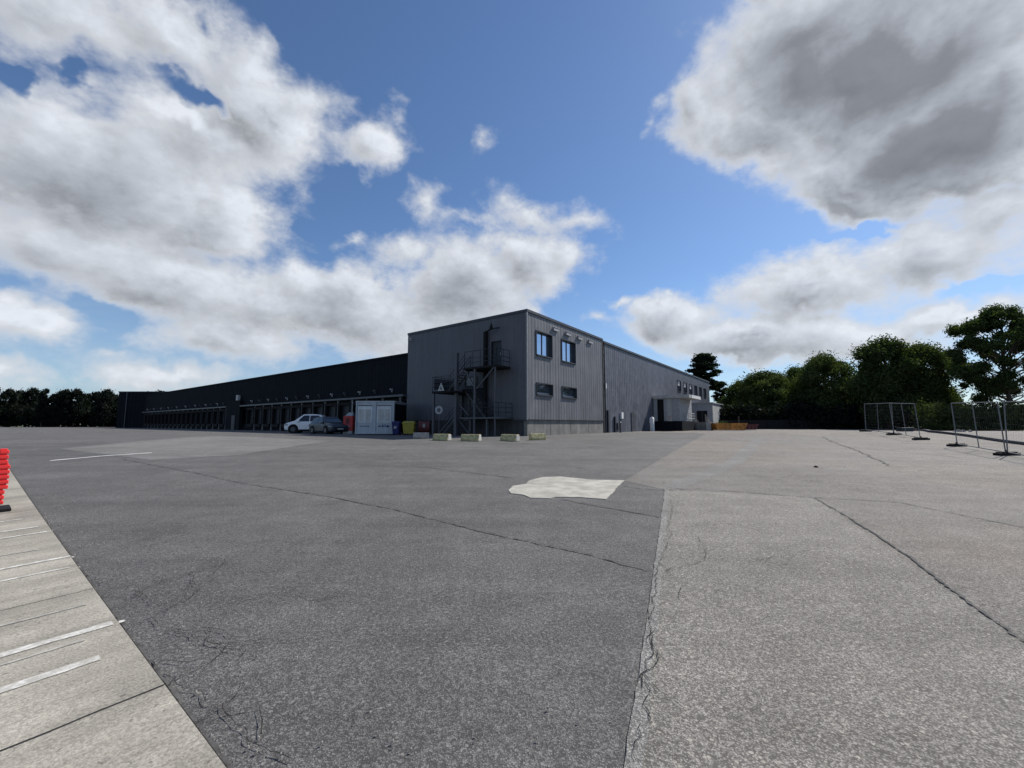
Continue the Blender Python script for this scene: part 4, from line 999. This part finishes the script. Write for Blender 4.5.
def tree(k, px, hwpx, topy, D, rz, label, name='tree', group=None):
    x = (px-512)*.995/F*D; sc_ = D/F; z0 = .75 if D > 45 else g(x, D)
    hh = (424-topy)*sc_+EYE-z0; rr = hwpx*sc_
    o = protos[k] if k not in used_p else copy_tree(protos[k]); used_p.add(k)
    H, Rw = HR[k]; o.name = name; o.location = (x, D, z0); o.rotation_euler = (0, 0, rz); o.scale = (rr/Rw/1.02, rr/Rw/1.02, hh/H)
    return tag(o, label, 'tree', group)
GR = 'trees along the right side of the yard'; GL = 'distant trees left of the warehouse'
tree('pine', 706, 25, 353, 92, .4, 'tall dark pine with flat tiered crown rising behind the warehouse end', 'pine_tree')
tree('pine', 722, 10, 381, 96, 2.4, 'small pine lower than and right of the tall pine', 'pine_tree')
tree('b2', 741, 22, 381, 84, 1.0, 'low dark tree at the left end of the right hand tree belt', 'broadleaf_tree', GR)
tree('b1', 768, 34, 369, 77, 2.2, 'rounded green tree right of the pines, second in the belt', 'broadleaf_tree', GR)
tree('b2', 799, 26, 365, 84, .2, 'dark tree filling the dip between the two rounded green trees', 'broadleaf_tree', GR)
tree('b3', 828, 36, 352, 72, .7, 'domed green tree in the middle of the belt', 'broadleaf_tree', GR)
tree('b1', 862, 22, 374, 70, 4.2, 'lower light green tree between the domed tree and the largest tree', 'broadleaf_tree', GR)
tree('b2', 890, 38, 334, 64, 4.0, 'largest dark tree, left half of the tall pair behind the fence', 'broadleaf_tree', GR)
tree('b1', 927, 36, 340, 63, 5.6, 'tall rounded tree, right half of the pair behind the fence', 'broadleaf_tree', GR)
tree('airy', 1012, 47, 307, 54, .9, 'airy open crowned tree with sky showing through at the right edge', 'broadleaf_tree', GR)
tree('b3', 952, 12, 388, 74, 1.5, 'small pale shrub like tree in the gap under bright sky', 'broadleaf_tree', GR)
rl = random.Random(12)
tops = [(-40,384),(-24,388),(-9,386),(5,387),(17,389),(29,386),(41,388),(52,392),(62,388),(73,387),(84,393),(94,390),(104,388),(113,393),(146,391),(158,389),(168,392)]
for i, (px, ty) in enumerate(tops):
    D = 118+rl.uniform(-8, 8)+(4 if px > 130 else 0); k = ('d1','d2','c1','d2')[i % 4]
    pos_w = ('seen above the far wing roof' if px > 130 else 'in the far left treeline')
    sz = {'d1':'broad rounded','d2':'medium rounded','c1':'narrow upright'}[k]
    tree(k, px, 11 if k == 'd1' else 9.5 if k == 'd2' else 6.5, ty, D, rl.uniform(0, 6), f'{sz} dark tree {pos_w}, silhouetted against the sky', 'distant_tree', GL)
# dense undergrowth / hedges
def hedge(name, x0, y0, x1, y1, h, th, leaf, n, m, label, seed):
    rnd = random.Random(seed); a = Vector((x0, y0)); b = Vector((x1, y1)); cl = []; L = (b-a).length; k = int(L/(h*.45))
    nn = Vector((-(b-a).y, (b-a).x)).normalized()
    for i in range(k+1):
        p = a.lerp(b, i/k)+nn*rnd.uniform(-th,th)*.3
        for zz in (.25, .62): cl.append((p.x, p.y, .7+h*zz+rnd.uniform(-.1,.1)*h, h*rnd.uniform(.32,.45), 1))
    me = crown_mesh(name, cl, leaf, n, seed, m, hollow=.3); o = bpy.data.objects.new(name, me); COL.objects.link(o)
    return tag(o, label, 'hedge', kind='stuff')
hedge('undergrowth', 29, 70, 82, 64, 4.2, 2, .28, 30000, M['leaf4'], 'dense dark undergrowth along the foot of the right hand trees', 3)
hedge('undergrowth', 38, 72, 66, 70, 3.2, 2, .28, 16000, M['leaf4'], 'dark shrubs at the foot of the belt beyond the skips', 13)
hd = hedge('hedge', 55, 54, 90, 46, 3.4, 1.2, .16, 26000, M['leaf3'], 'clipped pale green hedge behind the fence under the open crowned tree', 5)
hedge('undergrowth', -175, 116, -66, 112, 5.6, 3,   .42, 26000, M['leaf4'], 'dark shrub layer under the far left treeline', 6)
q = at(722, 60); bu = crown_mesh('shrub', [(0,0,.5,.8,.9),(.9,.2,.45,.6,.9),(-.8,.1,.4,.55,.9)], .09, 2500, 3, M['leaf1']); o = bpy.data.objects.new('shrub', bu); COL.objects.link(o); o.location = (q.x, q.y, .75); tag(o, 'small leafy shrub growing behind the orange skip', 'shrub')
# dark boundary fence in front of the tree belt
bf = empty('boundary_fence', (0,0,.75)); tag(bf, 'low dark boundary fence at the foot of the trees across the far end', 'fence')
m_ = MB(); m_.box(29.5, 66.5, -.3, 60, 66.6, 1.5); m_.build('panel', M['black'], bf)
for i in range(11): MB().box(29.5+i*3-.05, 66.4, -.3, 29.6+i*3, 66.49, 1.6).build('post', M['black'], bf)
